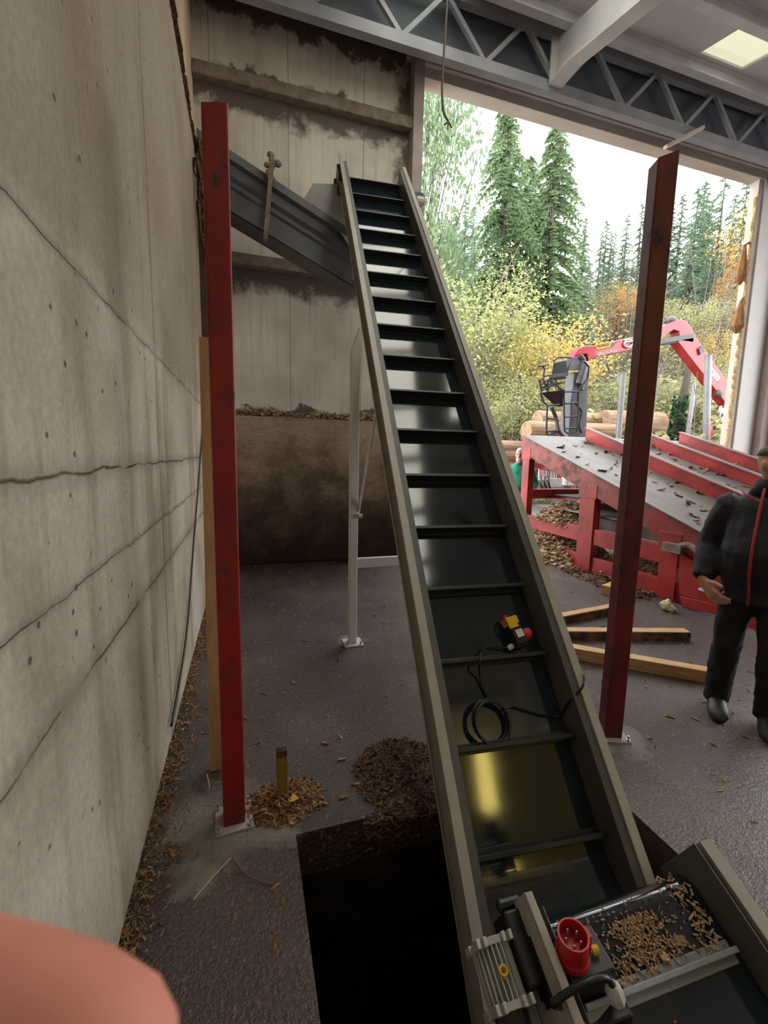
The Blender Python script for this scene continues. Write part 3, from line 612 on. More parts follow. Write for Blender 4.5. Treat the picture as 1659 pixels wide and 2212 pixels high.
b = MB(); b.loft([[F2.p(.06, n_, s_), F2.p(wR-.012, n_, s_), F2.p(wR-.012, n_+(-.004 if i < 25 else .004), s_), F2.p(.06, n_+(-.004 if i < 25 else .004), s_)] for i, (n_, s_) in enumerate(prof)])
obj('belt', b, M['belt'], fc, smooth=False)
b = MB(); b.tube([F2.p(.055, bn-br, -.095), F2.p(wR-.008, bn-br, -.095)], br-.006, 20); obj('head_roller', b, M['steel'], fc)
for s_ in (-.215, -.63, -1.04):
    b = MB(); F2.slab(b, .075, wR-.025, bn, bn+.035, s_-.012, s_+.002); F2.slab(b, .075, wR-.025, bn, bn+.008, s_-.03, s_+.02); cl = obj('cleat', b, M['cleat'] if s_ < -.3 else M['silver'], fc, bevel=.003)  # first cleat in silver: the glossy reflection on its top as colour
# gearbox and motor on the left side plate
def on_u(px, py, u):      # point where the line of sight meets the plane u = const of the feed conveyor
    r = Vector(ray(px, py)); C0 = Vector(CP); return C0+r*((F2.p(u, 0, 0)-C0).dot(F2.w)/r.dot(F2.w))
mc = Vector(CP)+Vector(ray(1077, 2106))*1.13
gc = mc+F2.w*.076+F2.d*.02; gm = MB()
gm.obox(gc+F2.d*.01, F2.w*.028, F2.n*.055, F2.d*.075); gm.tube([gc+F2.w*.03, F2.p(.0, (gc-Pf).dot(F2.n), (gc-Pf).dot(F2.d))], .05, 12); gm.tube([gc+F2.d*.10+F2.n*.03-F2.w*.03, gc+F2.d*.10+F2.n*.03+F2.w*.04], .016, 10)
obj('gearbox', gm, M['black'], fc, bevel=.008)
mt = MB()
ax = F2.d; MR, ML = .039, .059
def moct(c, r): return [c+(F2.w*math.cos(2*math.pi*k/16)+F2.n*math.sin(2*math.pi*k/16))*r for k in range(16)]
mt.loft([moct(mc-ax*ML, MR-.004), moct(mc-ax*(ML-.005), MR), moct(mc+ax*(ML-.005), MR), moct(mc+ax*ML, MR-.004)])
mo = obj('motor_body', mt, M['finm'], fc, smooth=False)
b = MB()
for k in range(24):
    a = 2*math.pi*k/24; r_ = F2.w*math.cos(a)+F2.n*math.sin(a); t_ = r_.cross(ax)
    b.obox(mc+r_*(MR+.004), r_*.009, t_*.0013, ax*(ML-.008))
o = obj('cooling_fins', b, M['alu'], mo)
for sgn in (-1, 1):
    b = MB(); cc = mc+ax*ML*sgn
    b.loft([moct(cc-ax*.008, MR+.010), moct(cc+ax*.008, MR+.010)])
    for su in (-1, 1):
        for sn in (-1, 1):
            q = cc+F2.w*.037*su+F2.n*.039*sn
            b.obox(q+F2.w*.010*su, F2.w*.005, F2.n*.017, ax*.010); b.obox(q-F2.w*.010*su, F2.w*.005, F2.n*.017, ax*.010); b.obox(q-F2.n*.013*sn, F2.w*.015, F2.n*.006, ax*.010)
    obj('end_shield', b, M['alu'], mo, bevel=.0015)
b = MB(); b.tube([mc-ax*(ML+.008), mc-ax*(ML+.05), mc-ax*(ML+.055)], [MR+.004, MR+.002, .03], 16); obj('fan_cover', b, M['black'], mo)
b = MB(); hk = mc+F2.n*.050+F2.w*-.004
ringp = [hk+(ax*math.cos(2*math.pi*k/14)+F2.w*math.sin(2*math.pi*k/14))*.009+F2.n*.006 for k in range(15)]
b.tube(ringp, .0035, 6); b.tube([hk-F2.n*.008-ax*.012, hk+F2.n*.004-ax*.010], .004, 6); o = obj('lifting_eye', b, M['yellow'], mo); o['label'] = 'yellowish lifting eye'
b = MB(); b.obox(mc-F2.n*.053+F2.w*.035-ax*.045, F2.w*.055, F2.n*.005, ax*.07); obj('mounting_plate', b, M['alu'], mo, bevel=.002)
# control box with five-pin inlet clamped on the left plate
ic = Vector(CP)+Vector(ray(1236, 2056))*1.10
cbx = thing('plug_box', 'black plug box with red five-pin inlet on the feed conveyor', 'plug', ic)
upv = Vector((-.12, -.10, 1)).normalized(); rv = Vector((1, -.1, .1)); rv = (rv-upv*rv.dot(upv)).normalized(); fv = upv.cross(rv)
b = MB(); b.obox(ic-upv*.085+rv*.03, rv*.06, fv*.05, upv*.07); b.obox(ic-upv*.15+rv*.045-fv*.03, rv*.07, fv*.06, upv*.03); obj('housing', b, M['black'], cbx, bevel=.006)
b = MB(); NS = 24
def rg(r, h): return [ic+(rv*math.cos(2*math.pi*k/NS)+fv*math.sin(2*math.pi*k/NS))*r+upv*h for k in range(NS)]
b.loft([rg(.041,-.03), rg(.041,.0), rg(.038,.005), rg(.037,.062), rg(.033,.062), rg(.031,.02)], True); b.obox(ic+rv*.038+upv*.025-fv*.0, rv*.006, fv*.012, upv*.03)
o = obj('inlet_collar', b, M['redplastic'], cbx, smooth=False); o['label'] = 'red five-pin inlet'
b = MB()
for k in range(5):
    a = 2*math.pi*k/5+.5; q = ic+(rv*math.cos(a)+fv*math.sin(a))*.018; b.tube([q+upv*.015, q+upv*.05, q+upv*.053], [.0033, .0033, .0015], 8)
obj('contact_pins', b, M['steel'], o)
for pa, pb in ((ic+rv*.05-fv*.01, ic+rv*.066-fv*.012+upv*.004), (ic-rv*.042-upv*.028, ic-rv*.055-upv*.028)):
    b = MB(); b.tube([pa, pb], [.011, .008], 10); o = obj('latch_button', b, M['yellow'], cbx); o['label'] = 'yellow latch button'
g0 = ic+rv*.062-upv*.030-fv*.075
b = MB(); b.tube([g0-upv*.035+rv*.010, g0-upv*.005, g0+upv*.012-rv*.003, g0+upv*.024-rv*.006], [.021, .021, .016, .011], 8); o = obj('cable_gland', b, M['offwhite'], cbx, bevel=.001); o['label'] = 'white cable gland'
pth = catmull([g0+upv*.02-rv*.006, g0+upv*.055-rv*.03, g0+upv*.062-rv*.085-fv*.0, g0+upv*.03-rv*.16, mc+F2.w*.11+F2.n*.065-ax*.10, mc+F2.w*.05+F2.n*.085-ax*.19, mc-F2.w*.03+F2.n*.05-ax*.30, mc-F2.w*.05+F2.n*.0-ax*.45], 8)
b = MB(); b.tube(pth, .0085, 8); tc_ = tag(obj('power_cable', b, M['cableM'], smooth=True), 'thick black cable arching from white gland to the motor', 'cable')
b = MB(); q = pth[30]; b.tube([q+Vector((.0,.0,.012)), q+Vector((.012,-.01,.0)), q+Vector((.03,-.03,-.01)), q+Vector((.07,-.05,-.03)), q+Vector((.11,-.07,-.09))], .0024, 5); b.tube([q+Vector((-.004,.012,.006)), q+Vector((.0,0,.013)), q+Vector((.013,-.012,.0))], .003, 5); o = obj('cable_tie', b, M['offwhite'], tc_); o['label'] = 'white cable tie'
# chips lying on the feed belt
b = MB()
def fpt(u, s_): return F2.p(u, bn+.004, s_)
for k in range(900):
    if k < 520: u, s_ = random.gauss(.27*K, .035*K), -.095-abs(random.gauss(0, .045)); L, w_ = random.uniform(.004, .013), random.uniform(.002, .005)
    elif k < 640: u, s_ = random.gauss(.26*K, .075*K), random.uniform(-.21, -.16); L, w_ = random.uniform(.010, .042), random.uniform(.0025, .005)
    elif k < 720: u, s_ = random.uniform(.42*K, .475*K), random.uniform(-.21, -.03); L, w_ = random.uniform(.005, .028), random.uniform(.003, .006)
    else: u, s_ = random.uniform(.08*K, .47*K), random.uniform(-.205, -.06); L, w_ = random.uniform(.003, .011), random.uniform(.002, .004)
    u = min(max(u, .08), wR-.03)
    hgt = 0 if s_ < -.095 else -(br-math.sqrt(max(0, br*br-min(s_+.095, br*.98)**2)))
    b.chip(F2.p(u, bn+.004+hgt+random.uniform(0, .006), s_), L, w_, w_*.5, F2.n+Vector((random.gauss(0,.3), random.gauss(0,.3), 0)))
for u, s_ in ((.30*K, -.185), (.36*K, -.17), (.12*K, -.19)): b.chip(F2.p(u, bn+.012, s_), .03, .022, .006, F2.n)
tag(obj_raw('wood_chips', b, M['chipslight']), 'loose wood chips and splinters on the feed belt', 'wood chips', kind='stuff')

# ================================================================== POSTS, BOARD, STUB
def post(name, cx, cy, half, ztop, rot, m, label, cut=0):
    t = thing(name, label, 'post', (cx, cy, 0)); b = MB()
    c, s_ = math.cos(rot), math.sin(rot)
    def q(x, y, z): return (cx+x*c-y*s_, cy+x*s_+y*c, z)
    r = .008; prof = []
    for sx_, sy_, a0 in ((1,1,0), (-1,1,90), (-1,-1,180), (1,-1,270)):
        for k in range(4): a = R(a0+30*k); prof.append((sx_*(half-r)+r*math.cos(a), sy_*(half-r)+r*math.sin(a)))
    b.loft([[q(x, y, .0) for x, y in prof], [q(x, y, ztop+cut*x) for x, y in prof]])
    obj('shaft', b, m, t)
    b = MB(); ph = half*1.75
    b.hexa([q(-ph,-ph,0), q(ph,-ph,0), q(ph,ph,0), q(-ph,ph,0), q(-ph,-ph,.012), q(ph,-ph,.012), q(ph,ph,.012), q(-ph,ph,.012)])
    bp = obj('base_plate', b, M['column'], t, bevel=.002)
    for sx_ in (-1, 1):
        for sy_ in (-1, 1):
            x, y = sx_*half*1.45, sy_*half*1.45
            b = MB(); b.tube([q(x,y,.012), q(x,y,.022)], .012, 6); b.tube([q(x,y,.02), q(x,y,.045)], .006, 8); obj('anchor_bolt', b, M['steel'], bp)
    return t
post('steel_post', -.085, 1.945, .047, 2.97, R(4), M['redpost'], 'red steel post in front of the concrete wall', .25)
post('steel_post', 2.125, 1.965, .052, 3.26, R(-20), M['redpost2'], 'dark red steel post between conveyor and man', .35)
b = MB(); b.hexa([(-.215,2.30,0), (-.105,2.30,0), (-.105,2.33,0), (-.215,2.33,0), (-.175,2.04,2.17), (-.065,2.04,2.17), (-.065,2.07,2.17), (-.175,2.07,2.17)])
tag(obj('timber_board', b, M['wood'], bevel=.002), 'long pale board leaning behind the left red post', 'board')
# yellow stub
t = thing('steel_stub', 'short yellow steel stub rising from a chip pile', 'stub', (.14, 1.98, 0))
b = MB(); b.box(.112, .162, 1.965, 2.0, 0, .25); obj('stub_shaft', b, M['stub'], t, bevel=.003)
b = MB(); b.box(.112, .162, 1.965, 2.0, .2505, .285); obj('burnt_tip', b, M['woodbark'], t, bevel=.003)

# wall furniture
cabp = catmull([atx(452, 650, -.435), atx(443, 830, -.435), atx(432, 1000, -.435), atx(418, 1180, -.435), atx(405, 1350, -.43), atx(388, 1470, -.43), atx(370, 1568, -.43)], 8)
b = MB(); b.tube(cabp, .008, 8); tag(obj('wall_cable', b, M['cableM'], smooth=True), 'thin dark cable slanting down the concrete wall', 'cable')
b = MB(); b.box(-.47, -.35, 5.66, 5.68, 0, 5.0); b.box(-.42, -.40, 5.68, 5.80, 0, 5.0); b.box(-.47, -.35, 5.80, 5.82, 0, 5.0)
struct('trim_8', b, M['maroon'], 'dark maroon steel column at the end of the concrete wall', 'column')
b = MB()
ragged = [(355,0), (362,40), (372,90), (380,140), (392,190), (402,235), (412,270), (420,300)]
for i, q in enumerate(ragged[:-1]):
    for k in range(7):
        f = k/7; p = atx(q[0]+(ragged[i+1][0]-q[0])*f, q[1]+(ragged[i+1][1]-q[1])*f, -.455); p.z = 4.9
        dx = random.uniform(.005, .03); dz = random.uniform(-.09, .05)
        b.obox(p+Vector((.01,0,0)), Vector((dx, 0, .004)), Vector((0, .05+random.random()*.04, random.uniform(-.03,.03))), Vector((-.002, .002, .012)))
for k in range(46):
    y_ = random.uniform(5.1, 5.85); z_ = random.uniform(4.1, 4.95); L = random.uniform(.12, .4)
    a = Vector((-.43+random.random()*.07, y_, z_)); b.tube([a, a+Vector((random.uniform(-.03,.05), random.uniform(.02,.14), -L*.5)), a+Vector((random.uniform(-.03,.07), random.uniform(.02,.2), -L))], [.018, .012, .004], 4)
tag(obj_raw('torn_sheeting', b, M['chipsdark']), 'torn dark sheeting hanging at the end of the wall top', 'sheeting', kind='stuff')
# hanging cable in the opening
hc = catmull([aty(968,-60,5), aty(966,0,5), aty(960,100,5), aty(955,190,5), aty(958,240,5), aty(968,262,5)], 8)
b = MB(); b.tube(hc, .012, 6); e = hc[-1]; b.tube([e, e+Vector((-.05,0,-.05))], [.012,.006], 5); b.tube([e, e+Vector((.05,0,-.06))], [.012,.006], 5); b.tube([e, e+Vector((.0,0,-.09))], [.011,.005], 5)
tag(obj('hanging_rope', b, M['wirem'], smooth=True), 'frayed rope hanging from the roof in the door opening', 'rope')
b = MB(); b.bar(aty(1437, 318, 6.13), aty(1518, 276, 6.09), .075, .05); tag(obj('wooden_stick', b, M['lintel'], bevel=.004), 'short wooden batten jutting from the door lintel', 'batten')

# chute on the back wall
def sl(x): return 5.16-.435*(x+.1)      # top edge height
ch = thing('chute', 'sloping dark steel chute along the back wall behind post', 'chute', (.4, 6.0, 4.0))
x0, x1 = -.455, 1.38; y0 = 5.92
b = MB(); prof2 = [(0, 0), (.06, 0), (.07, -.10), (.02, -.13), (.02, -.22), (.05, -.26), (.02, -.31), (.02, -.36), (0, -.39), (0, -.64)]
def chp(x, dy, dz): return Vector((x, y0-dy, sl(x)+dz))
ra_, rb_ = [], []
for i in range(len(prof2)-1):
    (d0, z0), (d1, z1) = prof2[i], prof2[i+1]
    b.hexa([chp(x0,d1,z1), chp(x1,d1,z1), chp(x1,d1-.008,z1), chp(x0,d1-.008,z1), chp(x0,d0,z0), chp(x1,d0,z0), chp(x1,d0-.008,z0), chp(x0,d0-.008,z0)])
obj('side_panel', b, M['chute'], ch)
b = MB(); b.hexa([chp(x0,0,-.64), chp(x1,0,-.64), chp(x1,-.35,-.64), chp(x0,-.35,-.64), chp(x0,0,-.63), chp(x1,0,-.63), chp(x1,-.35,-.63), chp(x0,-.35,-.63)]); obj('bottom_panel', b, M['chute'], ch)
b = MB(); b.hexa([chp(x0,-.35,-.64), chp(x1,-.35,-.64), chp(x1,-.36,-.64), chp(x0,-.36,-.64), chp(x0,-.35,0), chp(x1,-.35,0), chp(x1,-.36,0), chp(x0,-.36,0)]); obj('side_panel', b, M['chute'], ch)
b = MB(); b.tube([chp(x0,-.02,.01), chp(.55,-.02,.01)], .022, 6); obj('dust_crust', b, M['dusty'], ch)
fa, fb2, fc2, fd = aty(672, 398, 5.9), aty(742, 398, 5.9), aty(762, 520, 5.88), aty(655, 425, 5.9)
b = MB(); b.prism([aty(676, 396, 5.86), aty(748, 398, 5.86), aty(772, 560, 5.86), aty(735, 500, 5.86), aty(655, 432, 5.86)], (0, .012, 0)); o = obj('splash_flap', b, M['chutelight'], ch); o['label'] = 'light grey splash flap'
b = MB(); pa, pb = aty(588, 345, 5.8), aty(573, 520, 5.8)
b.bar(pa, pb, .075, .05, (1,0,0)); 
for k in range(9): q = pa.lerp(pb, random.uniform(0, .35)); b.ell(q+Vector((random.uniform(-.05,.07), -.01, random.uniform(-.05,.06))), random.uniform(.03,.055), .03, random.uniform(.03,.06), 7, 5)
tag(obj('dusty_batten', b, M['dusty'], bevel=.0), 'dust-caked wooden batten upright in front of the chute', 'batten')

# timbers on the floor to the right
def timber(a, c, w_, h_, label, m='woodx', barkside=True):
    a, c = Vector(a), Vector(c); t = thing('timber', label, 'timber', (a+c)/2)
    d = (c-a).normalized(); sd = Vector((0,0,1)).cross(d).normalized()
    b = MB(); mid = (a+c)/2+Vector((0,0,h_/2)); L = (c-a).length
    if m == 'woodx':
        ob = obj('beam_body', b.obox(Vector((0,0,0)), Vector((L/2,0,0)), Vector((0,w_/2,0)), Vector((0,0,h_/2))), M['woodx'], None, bevel=.004, origin=(0,0,0))
        ob.parent = t; ob.rotation_euler = (0, 0, math.atan2(d.y, d.x)); ob.location = mid-t.location
    if barkside:
        bb = MB().obox(mid-sd*(w_/2+.003)-Vector((0,0,.004)), d*L*.499, sd*.004, Vector((0,0,h_*.46))); o = obj('bark_side', bb, M['woodbark'], t); o['label'] = 'dark bark-stained side'
    return t
timber(atz(1195, 1350, 0)+Vector((-.25,-.02,0)), atz(1330, 1322, 0), .09, .09, 'upper timber beam half hidden behind the right red post', barkside=True)
timber(atz(1180, 1378, 0), atz(1482, 1380, 0), .10, .09, 'middle timber beam with dark side on wet floor')
timber(atz(1190, 1408, 0)+Vector((-.1,.05,0)), atz(1530, 1472, 0), .10, .10, 'lower pale timber beam pointing at the boot of the man', barkside=False)
b = MB(); q = atz(1322, 1282, 0); b.obox(q+Vector((0,0,.06)), Vector((.13,.05,0)), Vector((-.03,.07,0)), Vector((0,0,.06))); tag(obj('wood_block', b, M['woodx'], bevel=.005), 'pale cut wood block by the foot of the log deck', 'block')
b = MB(); q = atz(1440, 1318, 0)
for k in range(9): b.ell(q+Vector((random.uniform(-.07,.07), random.uniform(-.05,.05), random.uniform(.03,.09))), random.uniform(.03,.07), random.uniform(.03,.06), random.uniform(.025,.05), 6, 4, Matrix.Rotation(random.random()*3, 3, (random.random(),1,random.random())))
tag(obj('crumpled_wrapper', b, M['foil']), 'crumpled pale plastic wrapper beside the log deck', 'wrapper')

# ================================================================== LOG DECK
ld = thing('log_deck', 'red steel log deck with sloping plates by the door', 'log deck', (6.2, 5.0, 0))
def dz(y): return .94+(y-3.62)*.347     # top surface along the slope
XN, XF = 4.87, 8.6; YT, YB = 7.02, 2.3
def sloped(mb, x0, x1, ya, yb, t0, t1):
    return mb.hexa([(x0,ya,dz(ya)+t0), (x1,ya,dz(ya)+t0), (x1,yb,dz(yb)+t0), (x0,yb,dz(yb)+t0), (x0,ya,dz(ya)+t1), (x1,ya,dz(ya)+t1), (x1,yb,dz(yb)+t1), (x0,yb,dz(yb)+t1)])
b = MB(); sloped(b, XN, XN+.10, YT, YB, -.33, -.012); obj('side_beam', b, M['redworn'], ld, bevel=.008)
b = MB(); sloped(b, XF-.1, XF, YT, YB, -.33, -.012); obj('side_beam', b, M['redworn'], ld, bevel=.008)
for x0, x1 in ((XN-.02, 6.2), (6.2, 7.45), (7.45, XF)):
    b = MB(); sloped(b, x0, x1-.01, YT-.05, YB, -.012, 0); obj('deck_plate', b, M['deckplate'], ld)
for xf in (6.15, 7.42, 8.5):
    b = MB(); sloped(b, xf, xf+.02, 6.85, YB, 0, .20); sloped(b, xf-.05, xf+.07, 6.85, YB, .20, .215); o = obj('divider_rail', b, M['reddeck'], ld, bevel=.003)
    b = MB(); sloped(b, xf-.045, xf+.065, 6.84, YB, .216, .222); obj('rail_cap', b, M['deckplate'], o)
for yb, yw in ((6.86, .2), (5.29, .30), (3.90, .24)):
    zt = dz(yb)-.25
    for xp in (XN+.0, XF-.12):
        b = MB(); b.box(xp, xp+.12, yb-yw/2, yb+yw/2, 0, zt); b.box(xp-.006, xp+.004, yb-yw*.5-.03, yb+yw*.5+.03, zt-.16, zt+.05); obj('deck_leg', b, M['reddeck'], ld, bevel=.006)
for ya, yb_ in ((6.76, 5.44), (5.14, 4.02), (3.78, 2.4)):
    b = MB(); b.box(XN+.02, XN+.09, yb_, ya, .43, .66); obj('tie_beam', b, M['reddeck'], ld, bevel=.005)
    b = MB(); b.box(XN+.03, XN+.09, yb_, ya, .02, .24); obj('ground_beam', b, M['reddeck'], ld, bevel=.005)
b = MB(); b.box(XN+.1, XF-.1, 6.78, 6.92, .95, 1.12); obj('cross_beam', b, M['reddeck'], ld, bevel=.005)
b = MB(); b.box(XN+.12, XF-.1, 2.5, 6.75, .84, .86); obj('catch_tray', b, M['deckplate'], ld)
b = MB(); b.box(XN+.4, XN+.55, 2.5, 6.75, .60, .78); b.box(XN+1.6, XN+1.75, 2.5, 6.75, .60, .78); obj('conveyor_beam', b, M['column'], ld)
b = MB(); b.box(XN+.55, XF-.15, 2.5, 6.7, 1.0, 1.03); obj('chain_bed', b, M['maroon'], ld)
# brackets and curved guard at the near end
b = MB(); b.prism([(XN-.02, 3.75, .62), (XN-.02, 3.2, .45), (XN-.02, 2.6, .30), (XN-.02, 2.6, .12), (XN-.02, 3.70, .14)], (.05,0,0)); obj('guard_plate', b, M['reddeck'], ld, bevel=.004)
b = MB(); b.prism([(XN-.05, 3.62, .0), (XN-.05, 3.2, .06), (XN-.05, 2.6, -.0), (XN-.05, 2.6, .10), (XN-.05, 3.2, .16), (XN-.05, 3.66, .12)], (.04,0,0)); obj('curved_skid', b, M['reddeck'], ld, bevel=.004)
b = MB(); b.tube([(XN-.05,3.45,.27), (XN-.05,3.1,.27)], .022, 8); b.tube([(XN-.05,3.0,.27), (XN-.05,2.75,.27)], .03, 8); obj('tie_rod', b, M['steel'], ld)
b = MB(); b.tube(catmull([(XN-.06,3.78,.68), (XN-.07,3.6,.74), (XN-.06,3.4,.62), (XN-.05,3.1,.5)], 6), .035, 8); b.box(XN-.10, XN-.01, 3.68, 3.92, .62, .72); obj('frayed_strap', b, M['dusty'], ld)

# ================================================================== BARK HEAPS AND CHIPS
def heap(name, label, cx, cy, z0, rx, ry, h, n, L, m, mound='chipsdark', cat='chips', filt=None, ex=2.0):
    b = MB(); seg = 22; rings = []
    for i in range(7):
        f = 1-i/6.0
        rings.append([(cx+rx*f*math.cos(2*math.pi*k/seg)*(1+.2*noise.noise((k*.7, i, cx*9))), cy+ry*f*math.sin(2*math.pi*k/seg)*(1+.2*noise.noise((k*.7, i+9, cy*9))), z0+h*(1-f**ex)*.93+.0) for k in range(seg)])
    b.loft(rings)
    for k in range(n):
        a = random.random()*2*math.pi; f = math.sqrt(random.random())*1.12
        p = Vector((cx+rx*f*math.cos(a), cy+ry*f*math.sin(a), 0)); p.z = z0+h*max(0, 1-f**ex)+random.uniform(0, .012)
        if filt and not filt(p): continue
        l = random.uniform(.4, 1.3)*L; b.chip(p, l, l*random.uniform(.12, .3), l*.07)
    o = obj_raw(name, b, M[m]); return tag(o, label, cat, kind='stuff')
heap('bark_heap', 'pale shredded bark heaped on the log deck beam', 5.2, 6.1, .64, .35, .55, .28, 700, .16, 'bark')
heap('bark_heap', 'large shredded bark heap spilling under the log deck', 5.25, 6.35, 0, .75, 1.05, .52, 2200, .17, 'bark', ex=1.6)
heap('bark_heap', 'bark litter under the middle bay of the log deck', 5.35, 4.6, 0, .5, .75, .38, 900, .13, 'bark')
heap('bark_heap', 'dark bark scraps along the foot of the log deck', 4.72, 4.7, 0, .22, .75, .06, 380, .09, 'chipsdark')
heap('chip_pile', 'small brown chip pile around the yellow stub', .15, 1.98, 0, .17, .13, .055, 700, .032, 'chips')
heap('chip_pile', 'dark crumbling debris at the far edge of the pit', .78, 2.0, 0, .24, .26, .05, 1100, .035, 'chipsdark', filt=lambda p: p.x < 1.0)
b = MB()
for k in range(900):
    p = Vector((random.uniform(.5, 1.02), 1.775+random.uniform(-.03,.02), -abs(random.gauss(0, .06)))); l = random.uniform(.015, .04); b.chip(p, l, l*.3, l*.2)
tag(obj_raw('pit_edge_debris', b, M['chipsdark']), 'dark debris hanging over the far pit edge', 'debris', kind='stuff')
b = MB()
for k in range(4200):
    y_ = random.uniform(.4, 6.2); w_ = .10+.09*noise.noise((y_*1.3, 3, 1)); p = Vector((WALLX+abs(random.gauss(0, max(.03, w_*.55))), y_, random.uniform(.0, .028))); l = random.uniform(.006, .022) if random.random() < .85 else random.uniform(.02, .045)
    b.chip(p, l, l*random.uniform(.12,.3), l*.12)
tag(obj_raw('chip_litter', b, M['chips']), 'wood chip litter along the foot of the concrete wall', 'wood chips', kind='stuff')
b = MB()
for k in range(900):
    x_ = random.uniform(-.45, 2.45); p = Vector((x_, 6.75+random.uniform(-.01, .13), 2.22+random.uniform(0, .09+.05*noise.noise((x_*2, 0, 0))))); l = random.uniform(.03, .11); b.chip(p, l, l*.25, l*.1)
tag(obj_raw('ledge_chips', b, M['bark']), 'wood chips lying on the plinth ledge of the back wall', 'wood chips', kind='stuff')
b = MB()
for k in range(1500):
    x_, y_ = random.uniform(-.4, 4.6), random.uniform(1.0, 6.7)
    if PX0-.02 < x_ < PX1+.05 and y_ < PY1+.05: continue
    if random.random() > .35+.5*(y_/7): continue
    l = random.choice((random.uniform(.008,.02), random.uniform(.015,.04), random.uniform(.02,.06))); b.chip(Vector((x_, y_, .004)), l, l*.22, l*.08, Vector((0,0,1)))
tag(obj_raw('bark_scraps', b, M['chips']), 'scattered bark scraps over the wet floor', 'bark scraps', kind='stuff')
b = MB()
for k in range(650):
    xx = random.choice((random.gauss(6.32, .08), random.gauss(7.6, .12), random.uniform(5.0, 8.4))); yy = random.uniform(2.6, 6.8); l = random.uniform(.04, .16); b.chip(Vector((xx, yy, dz(yy)+.01)), l, l*.3, l*.08)
tag(obj_raw('deck_litter', b, M['chips']), 'leaves and bark strips lying on the deck plates', 'litter', kind='stuff')
q = atz(634, 1728, .05); b = MB(); b.quad(q+Vector((-.025,-.01,.0)), q+Vector((0,-.022,.012)), q+Vector((.026,.0,.005)), q+Vector((.0,.02,.02))); yl = obj('autumn_leaf', b, M['yellow']); tag(yl, 'yellow leaf on the chip pile beside the stub', 'leaf'); k = yl.modifiers.new('s', 'SOLIDIFY'); k.thickness = .001
def strand(name, pts, r, m, label): b = MB(); b.tube(catmull(pts, 5), r, 5); return tag(obj(name, b, M[m]), label, 'straw')
strand('straw', [atz(500,1852,.01), atz(455,1900,.012), atz(417,1945,.006)], .0022, 'straw', 'long pale straw on the floor before left red post')
strand('straw', [atz(498,1848,.01), atz(535,1892,.008), atz(592,1912,.006)], .003, 'strawdark', 'bent dark straw on the floor before left red post')
strand('straw', [atz(445,1720,.005), atz(452,1700,.05), atz(447,1672,.09)], .003, 'straw', 'upright dry grass stem beside the left red post')
for i, (px, py, ang) in enumerate(((702,1605,.6), (738,1640,.05), (768,1694,.2), (742,1722,.0), (700,1735,.6))):
    q = atz(px, py, .006); b = MB(); b.obox(q, Vector((math.cos(ang)*.022, -math.sin(ang)*.022, 0)), Vector((math.sin(ang)*.006, math.cos(ang)*.006, 0)), Vector((0,0,.004)))
    tag(obj('wood_chip', b, M['chips']), ['brown chip farthest from the pit among floor chips', 'flat reddish chip midway between stub and debris', 'small pale chip beside the pit edge debris', 'flat orange chip close to the pit edge', 'slanted dark chip nearest the chip pile'][i], 'chip', 'loose chips between stub and debris')

